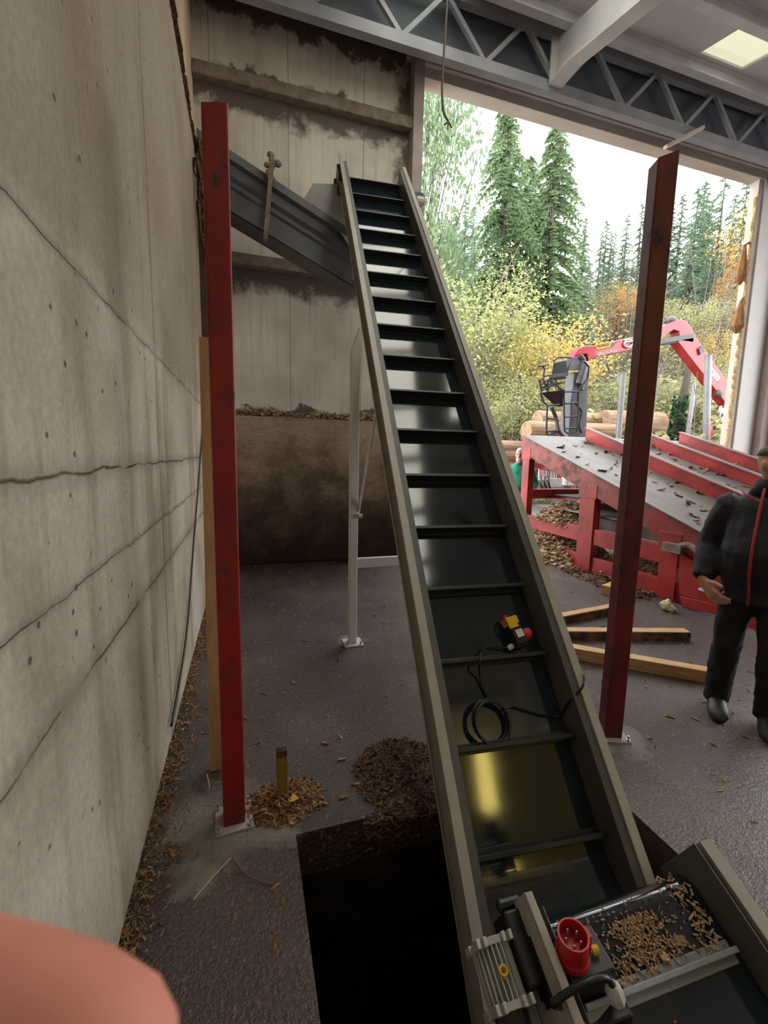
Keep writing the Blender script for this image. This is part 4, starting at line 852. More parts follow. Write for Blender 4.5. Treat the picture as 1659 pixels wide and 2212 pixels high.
# ================================================================== PEOPLE
def ring_e(c, rx, ry, ax_r, ax_f, n=14): return [Vector(c)+ax_r*rx*math.cos(2*math.pi*k/n)+ax_f*ry*math.sin(2*math.pi*k/n) for k in range(n)]
def remesh(o, vox, smooth_it=4, tex=None):
    r = o.modifiers.new('remesh', 'REMESH'); r.mode = 'VOXEL'; r.voxel_size = vox; r.use_smooth_shade = True
    s_ = o.modifiers.new('smooth', 'SMOOTH'); s_.iterations = smooth_it; s_.factor = .5
    return o
def wrinkle(o, st, size):
    t = bpy.data.textures.new('folds', 'CLOUDS'); t.noise_scale = size; t.noise_depth = 2
    d = o.modifiers.new('folds', 'DISPLACE'); d.texture = t; d.strength = st; d.mid_level = .5; d.texture_coords = 'LOCAL'
    return o
def person(base, face, hgt, label, look, colors, arms, legs, vox=.012, stomach=0.0, headturn=0.0, cat='person'):
    """base: ground point; face: heading angle; arms: {side: (elbow, wrist)} and legs: {side: (knee, ankle)} in body axes (right, front, up) in metres."""
    B = Vector(base); s = hgt/1.78
    Fv = Vector((math.cos(face), math.sin(face), 0)); Rv = Vector((math.sin(face), -math.cos(face), 0)); U = Vector((0,0,1))
    def L(r, f, u): return B+(Rv*r+Fv*f+U*u)*s
    root = thing('person', label, cat, B)
    hf = R(headturn); HF = Fv*math.cos(hf)+Rv*math.sin(hf); HR = Rv*math.cos(hf)-Fv*math.sin(hf)
    body = MB()
    def limb(mb, pts, rads, seg=12, ovr=None): mb.tube(pts, [r*s for r in rads], seg)
    # trunk
    trunk = [(.86,.155,.115,0), (.95,.165,.125,.0), (1.08,.155,.12+stomach*.5,.01+stomach*.5), (1.22,.165,.125+stomach*.4,.01+stomach*.4), (1.36,.185,.125,.0), (1.44,.165,.105,-.01), (1.49,.085,.07,-.01), (1.54,.06,.06,.0), (1.60,.058,.06,.012)]
    body.loft([ring_e(L(0,f,u), a*s, b_*s, Rv, Fv) for u, a, b_, f in trunk])
    hc = L(0,.02,1.665)
    # head: egg with chin, brow, nose, ears
    hd = [(-.115,.028,.035,.045), (-.10,.046,.055,.032), (-.07,.062,.078,.014), (-.03,.070,.090,.004), (.01,.074,.094,-.002), (.05,.073,.095,-.006), (.085,.062,.083,-.008), (.108,.040,.056,-.010), (.118,.015,.02,-.012)]
    body.loft([ring_e(hc+(HF*f+U*u)*s, a*s, b_*s, HR, HF) for u, a, b_, f in hd])
    body.tube([hc+(HF*.088+U*.012)*s, hc+(HF*.107-U*.02)*s, hc+(HF*.100-U*.030)*s], [.008*s, .013*s, .010*s], 8)
    body.ell(hc+(HF*.082+U*.027)*s, .05*s, .018*s, .010*s, 10, 6, Matrix((HR, HF, U)).transposed())
    body.ell(hc+(HF*.086-U*.060)*s, .024*s, .014*s, .009*s, 10, 6, Matrix((HR, HF, U)).transposed())
    for sg in (-1, 1): body.ell(hc+(HR*.076*sg-HF*.012-U*.008)*s, .012*s, .022*s, .033*s, 8, 6, Matrix((HR, HF, U)).transposed())
    jk = MB(); tz = MB()
    jl = [(.80,.190,.155,0), (.90,.205,.165,.0), (1.0,.212,.165+stomach*.6,.01+stomach*.5), (1.12,.212,.165+stomach,.015+stomach*.6), (1.26,.212,.160+stomach*.4,.01+stomach*.3), (1.37,.212,.15,.0), (1.44,.195,.125,-.01), (1.485,.115,.09,-.01), (1.53,.083,.083,.0)]
    jk.loft([ring_e(L(0,f,u), a*s, b_*s, Rv, Fv, 18) for u, a, b_, f in jl])
    for sg, (el, wr, hdir, curl) in arms.items():
        sh = L(sg*.19, -.01, 1.40); E_, W_ = L(*el), L(*wr)
        limb(body, [sh, sh.lerp(E_,.5), E_, E_.lerp(W_,.4), W_], [.052, .048, .040, .038, .027])
        jc = [sh+(L(0,0,0)-L(sg*.03,0,-.02)), sh, sh.lerp(E_,.35), sh.lerp(E_,.7), E_, E_.lerp(W_,.4), E_.lerp(W_,.8), E_.lerp(W_,.95)]
        limb(jk, jc, [.080, .098, .094, .088, .084, .078, .070, .060], 14)
        hs = s*1.32
        # hand: palm, four fingers, thumb
        hd_ = (Rv*hdir[0]+Fv*hdir[1]+U*hdir[2]).normalized(); pn = (Rv*sg*-1*.6+Fv*-.5); pn = (pn-hd_*pn.dot(hd_)).normalized(); sdv = hd_.cross(pn)
        if sdv.dot(Fv) < 0: sdv = -sdv
        body.loft([ring_e(W_+hd_*t_*hs, a*hs, b_*hs, sdv, pn, 12) for t_, a, b_ in ((-.015,.026,.022), (.02,.032,.020), (.06,.042,.017), (.095,.042,.014))])
        for k, (off, ln) in enumerate(((.030,.068), (.010,.078), (-.011,.072), (-.030,.056))):
            a = W_+hd_*.085*hs+sdv*off*hs; d1 = (hd_+pn*curl*.5).normalized(); d2 = (hd_*.7+pn*curl).normalized(); d3 = (hd_*.4+pn*curl*1.3).normalized()
            p1 = a+d1*ln*.45*hs; p2 = p1+d2*ln*.32*hs; p3 = p2+d3*ln*.26*hs
            body.tube([a, p1, p2, p3], [.0098*hs, .0092*hs, .0085*hs, .0068*hs], 8)
        th = W_+hd_*.03*hs+sdv*.028*hs; td = (sdv*.75+hd_*.75+pn*.25).normalized(); body.tube([th, th+td*.035*hs, th+td*.035*hs+(td+hd_*.6).normalized()*.034*hs], [.014*hs, .012*hs, .0085*hs], 8)
        arms[sg] = (el, wr, hdir, curl, W_+hd_*.13*s+sdv*.03*s+pn*.02*s, hd_, sdv)
    for sg, (kn, an, toe) in legs.items():
        hp = L(sg*.095, 0, .90); K_, A_ = L(*kn), L(*an)
        limb(body, [hp, hp.lerp(K_,.5), K_, K_.lerp(A_,.35), A_], [.085, .072, .052, .052, .036])
        limb(tz, [hp+U*.07*s, hp, hp.lerp(K_,.35), hp.lerp(K_,.75), K_, K_.lerp(A_,.4), K_.lerp(A_,.85), A_-U*.02*s], [.10, .108, .100, .088, .080, .078, .074, .076], 14)
        td = (Rv*toe[0]+Fv*toe[1]).normalized(); ts = Vector((td.y, -td.x, 0))
        bt = MB(); an_g = Vector((A_.x, A_.y, B.z))
        bt.loft([ring_e(an_g+td*f*s+U*(h_*.5)*s, w_*s, h_*.5*s, ts, U, 14) for f, w_, h_ in [(f_*1.08, w2*1.18, h2*1.12) for f_, w2, h2 in ((-.075,.030,.05), (-.06,.038,.085), (.0,.042,.125), (.06,.045,.10), (.12,.050,.075), (.17,.044,.06), (.20,.022,.035))]])
        bt.tube([an_g+U*.05*s, an_g+U*.13*s], [.05*s, .052*s], 12)
        obj('boot', bt, M[colors['boot']], root, smooth=True)
    tz.loft([ring_e(L(0,0,u), a*s, b_*s, Rv, Fv) for u, a, b_ in ((.82,.165,.12), (.92,.172,.13), (1.0,.165,.13))])
    remesh(obj('body', body, M[colors['skin']], root), vox*.6, 3)
    wrinkle(remesh(obj(colors['topname'], jk, M[colors['top']], root), vox, 3), .022, .10); wrinkle(remesh(obj('trousers', tz, M[colors['legs']], root), vox, 3), .026, .085)
    hr = MB()
    if look == 'crop': hl_ = [(.055,.0765,.0985,-.010), (.09,.064,.085,-.012), (.113,.042,.058,-.012), (.124,.015,.02,-.012)]
    else: hl_ = [(.03,.079,.094,-.02), (.06,.080,.101,-.012), (.095,.066,.088,-.010), (.12,.044,.06,-.012), (.13,.015,.02,-.012)]
    hr.loft([ring_e(hc+(HF*f+U*u)*s, a*s, b_*s, HR, HF) for u, a, b_, f in hl_]); obj('hair', hr, M[colors['hair']], root, smooth=True)
    if look == 'beard':
        bd = MB(); bd.loft([ring_e(hc+(HF*f+U*u)*s, a*s, b_*s, HR, HF) for u, a, b_, f in ((-.16,.03,.03,.06), (-.13,.055,.055,.045), (-.09,.068,.080,.022), (-.065,.070,.086,.012))]); obj('beard', bd, M[colors['hair']], root, smooth=True)
    for sg in (-1, 1):
        ey = MB(); ey.ell(hc+(HR*.030*sg+HF*.083+U*.008)*s, .012*s, .008*s, .006*s, 8, 6); obj('eye', ey, M['black'], root)
    return root, L, Rv, Fv, arms, s
# man in the dark jacket at the right edge
BM = Vector((3.135, 1.86, 0))
fa_ = math.atan2(-.42, -.92)
arms = {1: ((.285,-.03,1.12), (.275,.13,.905), (-.55,.3,-.62), .75), -1: ((-.28,-.05,1.12), (-.27,.08,.87), (0,.2,-1), .6)}
legs = {1: ((.125,.03,.50), (.15,.0,.09), (-.30,1)), -1: ((-.11,.06,.50), (-.12,.03,.09), (-.25,1))}
mr, L, Rv, Fv, arms, s = person(BM, fa_, 1.80, 'man in dark jacket holding a cigarette, cut by the right edge', 'crop', dict(skin='skin', top='navy', topname='jacket', legs='trouser', boot='boot', hair='hairdark'), arms, legs, .012, .05, -62)
b = MB(); zp = [(1.52,.09), (1.44,.15), (1.30,.215), (1.15,.262), (1.0,.245), (.88,.175), (.80,.155)]
b.tube(catmull([L(.03, f+.005, u) for u, f in zp], 6), .008, 6); b.tube(catmull([L(.03,.155,1.44), L(.10,.13,1.47), L(.14,.07,1.50)], 6), .007, 6); o = obj('red_piping', b, M['piping'], mr); o['label'] = 'red zip piping'
b = MB(); b.loft([ring_e(L(0,f,u), a, b_, Rv, Fv, 16) for u, a, b_, f in ((1.475,.125,.105,-.005), (1.53,.098,.098,.0), (1.575,.092,.095,.0))], False); o = obj('collar', b, M['navy'], mr, smooth=True); sd = o.modifiers.new('s', 'SOLIDIFY'); sd.thickness = .008
cig = arms[1][4]; b = MB(); b.tube([cig-arms[1][6]*.035, cig+arms[1][6]*.04-arms[1][5]*.0], .0045, 8); tag(obj('cigarette', b, M['paper']), 'white cigarette between the fingers of the near man', 'cigarette')
# bearded man in green beyond the deck
fg = math.atan2(-.8, -.55)
armsg = {1: ((.28,.0,1.13), (.20,.17,1.02), (-.9,.5,-.1), .7), -1: ((-.28,.0,1.13), (-.22,.15,1.0), (.9,.5,-.2), .7)}
legsg = {1: ((.1,.02,.49), (.11,0,.09), (.2,1)), -1: ((-.1,.02,.49), (-.11,0,.09), (-.2,1))}
pg = Vector(CP)+Vector(ray(1122, 1010))*8.4; pg.z = 0
person(pg, fg, 1.86, 'grey bearded man in a green shirt behind the log deck', 'beard', dict(skin='skin2', top='green', topname='shirt', legs='blueden', boot='boot', hair='hairgrey'), armsg, legsg, .02, .05, 10)
# photographer's fingertip at the lens
fr_, fd_ = Vector(CM[0]), Vector(CM[2]); fu_ = -Vector(CM[1])
def cpos(px, py, t): return Vector(CP)+Vector(ray(px, py))*t
tip = cpos(360, 2335, .047); rootf = cpos(-700, 2050, .060)
tf = thing('fingertip', 'blurred pink fingertip across the bottom left corner', 'finger', cpos(0, 2300, .05))
b = MB(); dv = (rootf-tip); pts_ = [tip+dv*f for f in (0, .03, .08, .16, .28, .45, .62, .8, 1.0)]
b.tube(pts_, [.002, .0052, .0075, .0088, .0094, .0097, .0102, .0098, .0104], 20); o = obj('finger_skin', b, M['skinpink'], tf, smooth=True)
b = MB(); b.obox(tip+dv*.15-fu_*.0060+fd_*.006, dv*.09, fu_*.003, fd_*.0012); obj('nail', b, M['skinpink'], tf, bevel=.001)

# ================================================================== CRANE, TRAILER, LOGS
YC = 12.0
def cp_(u, v, dy=0): return aty(u, v, YC+dy)
cr = thing('log_loader', 'red and grey log loader crane with operator seat', 'crane', (10.3, 12, 0))
mb_ = aty(1235, 960, YC); mx = mb_.x
b = MB(); b.box(mx-.42, mx+.40, 11.7, 12.3, 0, 2.2); b.hexa([(mx-.38,11.75,2.0),(mx+.36,11.75,2.0),(mx+.36,12.25,2.0),(mx-.38,12.25,2.0),(mx-.28,11.8,4.4),(mx+.30,11.8,4.4),(mx+.30,12.2,4.4),(mx-.28,12.2,4.4)]); obj('mast', b, M['cranegrey'], cr, bevel=.03)
a0, a1 = cp_(1253, 790), cp_(1262, 905)
b = MB(); b.hexa([cp_(1218,800,-.25), cp_(1262,800,-.25), cp_(1262,800,.25), cp_(1218,800,.25), cp_(1226,770,-.2), cp_(1256,772,-.2), cp_(1256,772,.2), cp_(1226,770,.2)]); obj('mast_head', b, M['cranegrey'], cr, bevel=.02)
def plate(pix, half, m, name, par, bev=.02):
    b = MB(); b.prism([cp_(u, v, -half) for u, v in pix], (0, 2*half, 0)); return obj(name, b, M[m], par, bevel=bev)
boom = plate([(1237,790), (1240,768), (1250,753), (1262,747), (1285,746), (1370,727), (1420,716), (1424,742), (1370,754), (1340,761), (1285,771), (1272,780), (1268,764), (1256,766), (1250,778), (1247,791)], .16, 'redcrane', 'main_boom', cr)
knee = plate([(1418,716), (1438,701), (1465,690), (1480,691), (1492,704), (1500,722), (1498,740), (1470,736), (1467,716), (1455,712), (1440,722), (1420,742)], .17, 'redcrane', 'knuckle', cr)
jib = plate([(1463,736), (1500,722), (1581,838), (1578,860), (1572,876)], .17, 'redcrane', 'jib_boom', cr)
plate([(1420,733), (1498,720), (1499,730), (1422,744)], .22, 'cranegrey', 'link_arm', cr, .01)
b = MB(); b.tube([cp_(1424,744,-.1), cp_(1464,738,-.1)], .05, 10); obj('boom_cylinder', b, M['darkmetal'], cr); b = MB(); b.ell(cp_(1450, 694, 0), .22, .18, .16, 12, 8); obj('knuckle_cap', b, M['darkmetal'], cr)
b = MB(); b.tube([cp_(1252,768,-.2), cp_(1258,775,-.2), cp_(1263,790,-.2), cp_(1254,842,-.2)], .09, 10); b.tube([cp_(1262,786,-.25), cp_(1250,830,-.25)], .12, 12); obj('lift_cylinder', b, M['darkmetal'], cr)
b = MB(); b.tube(catmull([cp_(1350,740,-.19), cp_(1352,734,-.19), cp_(1362,735,-.19), cp_(1367,742,-.19), cp_(1358,750,-.19), cp_(1349,747,-.19), cp_(1350,740,-.19), cp_(1362,738,-.19), cp_(1369,737,-.19)], 5), .035, 6); obj('hose_loop', b, M['steel'], boom)
plate([(1284,750), (1320,742), (1342,735), (1330,742), (1322,750), (1308,753), (1290,756)], .165, 'cranegrey', 'badge_surround', boom, .0)
def badge(u0, v0, u1, v1, hh):
    a, c = cp_(u0, v0, -.168), cp_(u1, v1, -.168); d = (c-a); b = MB(); n_ = Vector((0,-1,0)); up_ = n_.cross(d).normalized()
    if up_.z < 0: up_ = -up_
    pts = []
    for k in range(17):
        t_ = math.pi/2+math.pi*k/16; pts.append(a+(d.normalized()*math.cos(t_)+up_*math.sin(t_))*hh)
    for k in range(17):
        t_ = -math.pi/2+math.pi*k/16; pts.append(c+(d.normalized()*math.cos(t_)+up_*math.sin(t_))*hh)
    b.prism(pts, (0, .004, 0)); return b
obj('badge', badge(1292, 748.5, 1315, 743.8, .085), M['yellow'], boom)
def text(s_, a, c, hgt, m, par, name='lettering'):
    cu = bpy.data.curves.new(name, 'FONT'); cu.body = s_; cu.size = hgt*1.4; cu.extrude = .002; cu.align_x = 'CENTER'; cu.align_y = 'CENTER'
    o = bpy.data.objects.new(name, cu); COL.objects.link(o); cu.materials.append(M[m]); bpy.context.view_layer.update()
    a, c = Vector(a), Vector(c); wd_ = o.dimensions.x; d = (c-a).normalized(); up_ = Vector((0,-1,0)).cross(d); 
    if up_.z < 0 and abs(d.z) < .5: up_ = -up_
    nn_ = d.cross(up_)
    mt_ = Matrix((d, up_, nn_)).transposed().to_4x4(); k = (c-a).length/max(wd_, 1e-3)
    me = bpy.data.meshes.new_from_object(o.evaluated_get(bpy.context.evaluated_depsgraph_get())); bpy.data.objects.remove(o); me.materials.clear(); me.materials.append(M[m])
    me.transform(Matrix.Translation((a+c)/2-root_loc(par)) @ mt_ @ Matrix.Diagonal((k, 1, 1, 1)))
    o = bpy.data.objects.new(name, me); COL.objects.link(o); o.parent = par; return o
text('PALFINGER', cp_(1290, 748.7, -.178), cp_(1317, 743.5, -.178), .10, 'black', boom)
text('EPSILON M12Z', cp_(1292, 766.5, -.168), cp_(1333, 757, -.168), .10, 'paper', boom)
text('M12Z', cp_(1536, 800, -.180), cp_(1551, 818, -.180), .12, 'black', jib)
b = MB(); a, c = cp_(1534, 797, -.172), cp_(1553, 820, -.172); d = (c-a).normalized(); up_ = Vector((0,-1,0)).cross(d); b.obox((a+c)/2, (c-a)/2, Vector((0,.003,0)), up_*.10); obj('label_plate', b, M['paper'], jib)
b = MB(); b.obox(cp_(1513,757,-.18), Vector((.09,0,.06)), Vector((0,.05,0)), Vector((-.05,0,.10))); obj('jib_bracket', b, M['darkmetal'], jib); b = MB(); b.ell(cp_(1553,850,-.2), .14, .1, .14, 10, 8); obj('jib_roller', b, M['darkmetal'], jib)
# operator seat, ladder guards, hoses
b = MB(); b.hexa([cp_(1190,816,-.75), cp_(1228,812,-.75), cp_(1228,812,-.35), cp_(1190,816,-.35), cp_(1196,782,-.7), cp_(1226,776,-.7), cp_(1226,776,-.4), cp_(1196,782,-.4)])
b.hexa([cp_(1186,822,-1.0), cp_(1224,818,-1.0), cp_(1224,818,-.4), cp_(1186,822,-.4), cp_(1186,812,-1.0), cp_(1224,808,-1.0), cp_(1224,808,-.4), cp_(1186,812,-.4)]); obj('operator_seat', b, M['black'], cr, bevel=.04)
b = MB(); b.hexa([cp_(1200,878,-.4), cp_(1216,878,-.4), cp_(1216,878,.0), cp_(1200,878,.0), cp_(1168,848,-.9), cp_(1222,842,-.9), cp_(1222,842,-.2), cp_(1168,848,-.2)]); obj('seat_console', b, M['black'], cr, bevel=.02)
b = MB()
for pth_ in ([(1168,848), (1174,868), (1182,876), (1180,935), (1188,942), (1203,938)], [(1182,876), (1208,874)], [(1183,904), (1204,905)], [(1182,932), (1206,930)], [(1170,845), (1165,822), (1178,812), (1222,808), (1226,800), (1234,772), (1206,772), (1196,780)], [(1172,792), (1176,796), (1174,812)], [(1161,791), (1178,790)],
             [(1218,846), (1250,846)], [(1218,842), (1219,930), (1226,936), (1245,932), (1249,872)], [(1220,872), (1248,870)], [(1220,901), (1248,899)], [(1220,926), (1246,924)], [(1255,782), (1262,781), (1272,792), (1270,816), (1250,842), (1248,870)]):
    b.tube([cp_(u, v, -.95) for u, v in pth_], .028, 6)
obj('ladder_guard', b, M['black'], cr)
b = MB()
for k in range(10): b.tube([cp_(1168+random.uniform(0,50), 818+random.uniform(-4,10), -1.0), cp_(1165+random.uniform(0,55), 838+random.uniform(-4,8), -.9)], .03, 6)
obj('control_levers', b, M['darkmetal'], cr)
b = MB(); b.tube(catmull([cp_(1192,880,-.5), cp_(1202,905,-.5), cp_(1207,930,-.6), cp_(1222,948,-.7), cp_(1243,960,-.7)], 6), .06, 8); b.tube(catmull([cp_(1202,932,-.6), cp_(1188,940,-.6), cp_(1190,962,-.6)], 5), .06, 8)
b.tube(catmull([cp_(1244,870,-.4), cp_(1256,890,-.4), cp_(1250,915,-.4), cp_(1256,935,-.4)], 5), .05, 8); obj('hydraulic_hoses', b, M['rubber'], cr)
# trailer
tl = thing('timber_trailer', 'timber trailer with silver stakes beyond the log deck', 'trailer', (13, 12.2, 0))
b = MB(); b.box(8.6, 20, 11.2, 11.4, 1.0, 1.3); b.box(8.6, 20, 12.9, 13.1, 1.0, 1.3)
for xb in (9.2, 11.2, 14.2, 15.3, 17.5): b.box(xb-.1, xb+.1, 10.9, 13.4, 1.3, 1.5)
obj('chassis', b, M['redcrane'], tl, bevel=.02)
for (u0, v0, u1, v1, yy, r_) in ((1346,808,1334,965,11.0,.085), (1501,826,1482,965,13.3,.085), (1530,768,1524,985,11.0,.11)):
    a, c = aty(u0, v0, yy), aty(u1, v1, yy); c = c+(c-a)*((c.z-1.3)/(a.z-c.z)); b = MB(); b.tube([c, a], r_, 12); b.tube([a, a+(a-c).normalized()*.02], r_*1.12, 12); obj('stake', b, M['silver'], tl)
a = aty(1562, 960, 13.0); b = MB(); b.prism([aty(1558,1000,13), aty(1574,1000,13), aty(1590,860,13), aty(1566,866,13), aty(1556,884,13)], (0,.08,0)); hb = obj('headboard', b, M['white'], tl, bevel=.01)
b = MB()
for u, v in ((1564,877), (1561,897), (1573,893), (1559,916), (1567,915), (1557,936), (1564,935), (1555,955)): q = aty(u, v, 12.98); b.obox(q, Vector((.05,0,.0)), Vector((0,.02,0)), Vector((.01,0,.07)))
obj('slots', b, M['black'], hb)
b = MB(); b.prism([aty(1530,912,12.6), aty(1541,909,12.6), aty(1538,950,12.6), aty(1528,948,12.6)], (0,.2,0)); o = obj('red_bolster', b, M['redcrane'], tl, bevel=.01)
b = MB(); b.prism([aty(1537,955,12.6), aty(1556,950,12.6), aty(1556,972,12.6), aty(1538,970,12.6)], (0,.2,0)); obj('winch_box', b, M['cranegrey'], tl, bevel=.01)
def log(x0, x1, y, z, r_, lab, dy=0.0, dzz=0.0):
    t = thing('log', lab, 'log', ((x0+x1)/2, y, z-r_), 'logs on the trailer'); b = MB()
    n = 18; rings = []
    for i in range(9):
        f = i/8; rings.append([(x0+(x1-x0)*f, y+dy*f+math.cos(2*math.pi*k/n)*r_*(1+.05*noise.noise((i*.6, k*.5, x0))), z+dzz*f+math.sin(2*math.pi*k/n)*r_*(1+.05*noise.noise((k*.5, i*.6, y)))) for k in range(n)])
    b.loft(rings); obj('stem', b, M['log'], t, smooth=False)
    b = MB(); b.loft([[(x1+.002, y+dy+math.cos(2*math.pi*k/n)*r_*.97, z+dzz+math.sin(2*math.pi*k/n)*r_*.97) for k in range(n)], [(x1+.012, y+dy+math.cos(2*math.pi*k/n)*r_*.9, z+dzz+math.sin(2*math.pi*k/n)*r_*.9) for k in range(n)]]); o = obj('cut_end', b, M['logend'], t)
    return t
q = aty(1324, 936, 13.0); x0_ = aty(1150, 950, 13.0).x; log(x0_, q.x, 13.4, q.z, .33, 'peeled log ending at the nearest silver stake', dy=-.5)
q = aty(1316, 912, 14.0); x0_ = aty(1170, 925, 14.0).x; log(x0_, q.x, 14.3, q.z, .33, 'upper log whose split end touches the silver stake', dy=-.4)
q = aty(1420, 918, 13.2); log(q.x-2.2, q.x, 13.7, q.z, .50, 'thick log whose broad end shows past the red post', dy=-.5)
q = aty(1330, 958, 12.8); log(aty(1150, 965, 12.8).x, q.x+2.0, 13.0, q.z-.15, .28, 'lower log running on behind the red post')
q = aty(1405, 952, 13.6); log(q.x-1.6, q.x+.6, 13.7, q.z, .26, 'short pale log lying below the thick log', dy=-.2)
q = aty(1500, 958, 13.4); log(q.x-.6, q.x+1.6, 13.4, q.z-.1, .30, 'barky log between the two right stakes')
for i, (u, v, r_) in enumerate(((1098, 985, .30), (1108, 968, .26), (1095, 1012, .32))):
    q = aty(u, v, 13.5); log(q.x-2.5, q.x+.3, 13.5, q.z, r_, ['middle log left of the bearded man', 'top log left of the bearded man', 'lowest log left of the bearded man'][i])
# machine seen under the deck
mu = thing('hydraulic_unit', 'red hydraulic unit with canister seen under the log deck', 'machine', (7, 8.6, 0))
def my(u, v, y=8.6): return aty(u, v, y)
b = MB(); b.bar(my(1150,1004), my(1235,1020), .12, .12); b.bar(my(1150,1068), my(1245,1078), .10, .10); b.bar(my(1178,1030), my(1176,1066), .08, .08); b.bar(my(1240,1032), my(1238,1072), .08, .08); b.box(6.2, 6.28, 8.5, 8.7, 0, .9); b.box(7.7, 7.78, 8.5, 8.7, 0, .9); obj('frame', b, M['redcrane'], mu, bevel=.01)
b = MB(); c = my(1166, 1050); b.obox(c, Vector((.14,0,0)), Vector((0,.1,0)), Vector((0,0,.17))); obj('canister', b, M['paper'], mu, bevel=.03)
b = MB(); c = my(1192, 1042); b.obox(c, Vector((.2,0,0)), Vector((0,.12,0)), Vector((0,0,.10))); c = my(1228, 1035); b.obox(c, Vector((.12,0,0)), Vector((0,.1,0)), Vector((0,0,.15)))
for u in (1165, 1175, 1182, 1192, 1200): b.tube([my(u, 1032), my(u+random.uniform(-3,3), 1012)], .035, 7)
obj('valve_block', b, M['alu'], mu, bevel=.01)
b = MB()
for k in range(3): b.tube(catmull([my(1170+8*k, 1030, 8.5), my(1168+9*k, 1045, 8.4), my(1175+8*k, 1060, 8.5)], 5), .025, 6)
obj('hoses', b, M['rubber'], mu)

# foam edge on the jamb
b = MB()
for k in range(70):
    z_ = 1.6+5.5*k/70; b.ell((10.01+random.uniform(-.03,.02), 6.95, z_), random.uniform(.015,.05), .04, random.uniform(.05,.12), 6, 4)
tag(obj('foam_crust', b, M['foam']), 'crumbling yellow foam along the white door jamb', 'foam', kind='stuff')
for i, (u0, v0, u1, v1, w_) in enumerate(((1609,530,1597,615,.11), (1601,650,1590,720,.13))):
    a, c = aty(u0, v0, 6.93), aty(u1, v1, 6.93); b = MB(); st_ = Vector((10.03, 6.96, a.z+.12)); b.tube([st_, a.lerp(st_,.4), a, a.lerp(c,.4), a.lerp(c,.8), c], [.02, .02, .03, w_*.7, w_, .03], 8)
    tag(obj('foam_shred', b, M['rustfoam']), ['upper brown foam shred on the white door jamb', 'lower brown foam shred on the white door jamb'][i], 'foam')

# lamp behind the viewer whose glow the lower belt mirrors
def tube_lamp(a, c):
    a, c = Vector(a), Vector(c); t = thing('wall_lamp', 'slanting warm tube lamp on the rear wall behind the viewer', 'lamp', a)
    b = MB(); b.bar(a-Vector((0,.2,0)), c-Vector((0,.2,0)), .1, .06, (0,1,0)); obj('lamp_back', b, M['darkmetal'], t, bevel=.01)
    b = MB(); b.tube([a, c], .15, 16); obj('lamp_tube', b, emit_mat('warm_tube', (1.0,.78,.20), LAMP_STRENGTH), t, smooth=True)
tube_lamp((3.11, -3.75, 3.85), (3.46, -3.75, 4.95))


# ================================================================== TREES
def hdir(u): d = ray(u, 985); v = Vector((d[0], d[1], 0)); return v.normalized()
def tree_at(u, r, vtop):
    d = hdir(u); x, y = d.x*r, d.y*r; k = ray(u, vtop); hyp = math.hypot(k[0], k[1]); return x, y, hz(x, y)-.3, 1.7+r*k[2]/hyp
def conifer_mesh(nb, seed, lean=.35, dens=1.0):     # unit height tree, crown radius ~ .2
    rnd = random.Random(seed); b = MB(); t = MB(); t.tube([(0,0,0), (0,0,.5), (0,0,1)], [.014, .009, .001], 6)
    for i in range(nb):
        f = (i+.5)/nb; z = .08+.9*f; Lb = (1-f)**.85*.22*rnd.uniform(.65, 1.15)+.012; a = rnd.random()*6.283
        d = Vector((math.cos(a), math.sin(a), 0)); sd = Vector((-d.y, d.x, 0)); n = max(3, int(Lb*80*dens))
        for k in range(n):
            g = (k+.6)/n; p = Vector((0,0,z))+d*Lb*g+Vector((0,0,-Lb*lean*g*g*2+rnd.uniform(-.004,.004))); wl = (.35+.65*(1-g))*.017+.004
            for sg in (-1, 1):
                q = p+sd*sg*wl*rnd.uniform(.5,1)+d*wl*.7+Vector((0,0,-wl*rnd.uniform(.3,1.0))); w2 = d*wl*.45
                b.add([p-w2*.5, p+w2, q+w2*.6, q-w2*.3], [(0,1,2,3)])
            q = p+Vector((rnd.uniform(-.004,.004), rnd.uniform(-.004,.004), -wl*rnd.uniform(.8,1.8))); b.add([p-d*wl*.4, p+d*wl*.5, q], [(0,1,2)])
    return t, b
PROT = {}
def proto(key, t, b, mt_, ml):
    e = bpy.data.objects.new(key, None); COL.objects.link(e)
    if t is not None: obj_raw('trunk', t, mt_, e).location = (0,0,0)
    o = obj_raw('crown', b, ml, e)
    for o in e.children: pass
    return e
def raw_child(name, b, m, par):
    me = bpy.data.meshes.new(name); me.from_pydata(b.v, [], b.f); me.materials.append(m); o = bpy.data.objects.new(name, me); COL.objects.link(o); o.parent = par; return o
def make_proto(kind, name, t, b, mt_, ml):
    e = bpy.data.objects.new(name, None); COL.objects.link(e); raw_child('trunk', t, mt_, e); raw_child('crown', b, ml, e); PROT[kind] = [e, False]
def plant(kind, u, r, vtop, wid, label, cat='tree', group=None, name=None):
    x, y, zb, zt = tree_at(u, r, vtop); hh = max(.5, zt-zb); e, used = PROT[kind]
    o = copy_tree(e) if used else e; PROT[kind][1] = True
    o.location = (x, y, zb); o.scale = (wid*hh, wid*hh, hh); o.rotation_euler = (0, 0, random.random()*6.28); tag(o, label, cat, group)
    if not group and 'group' in o: del o['group']
    return o
t, b = conifer_mesh(270, 3, .6, 1.3); make_proto('bigspruce', 'spruce_tree', t, b, M['bark2'], M['spruce'])
t, b = conifer_mesh(90, 5, .3, 1.0); make_proto('spruce', 'spruce_tree', t, b, M['bark2'], M['sprucedk'])
t, b = conifer_mesh(46, 9, .55, 1.0); make_proto('thin', 'spruce_tree', t, b, M['bark2'], M['sprucedk'])
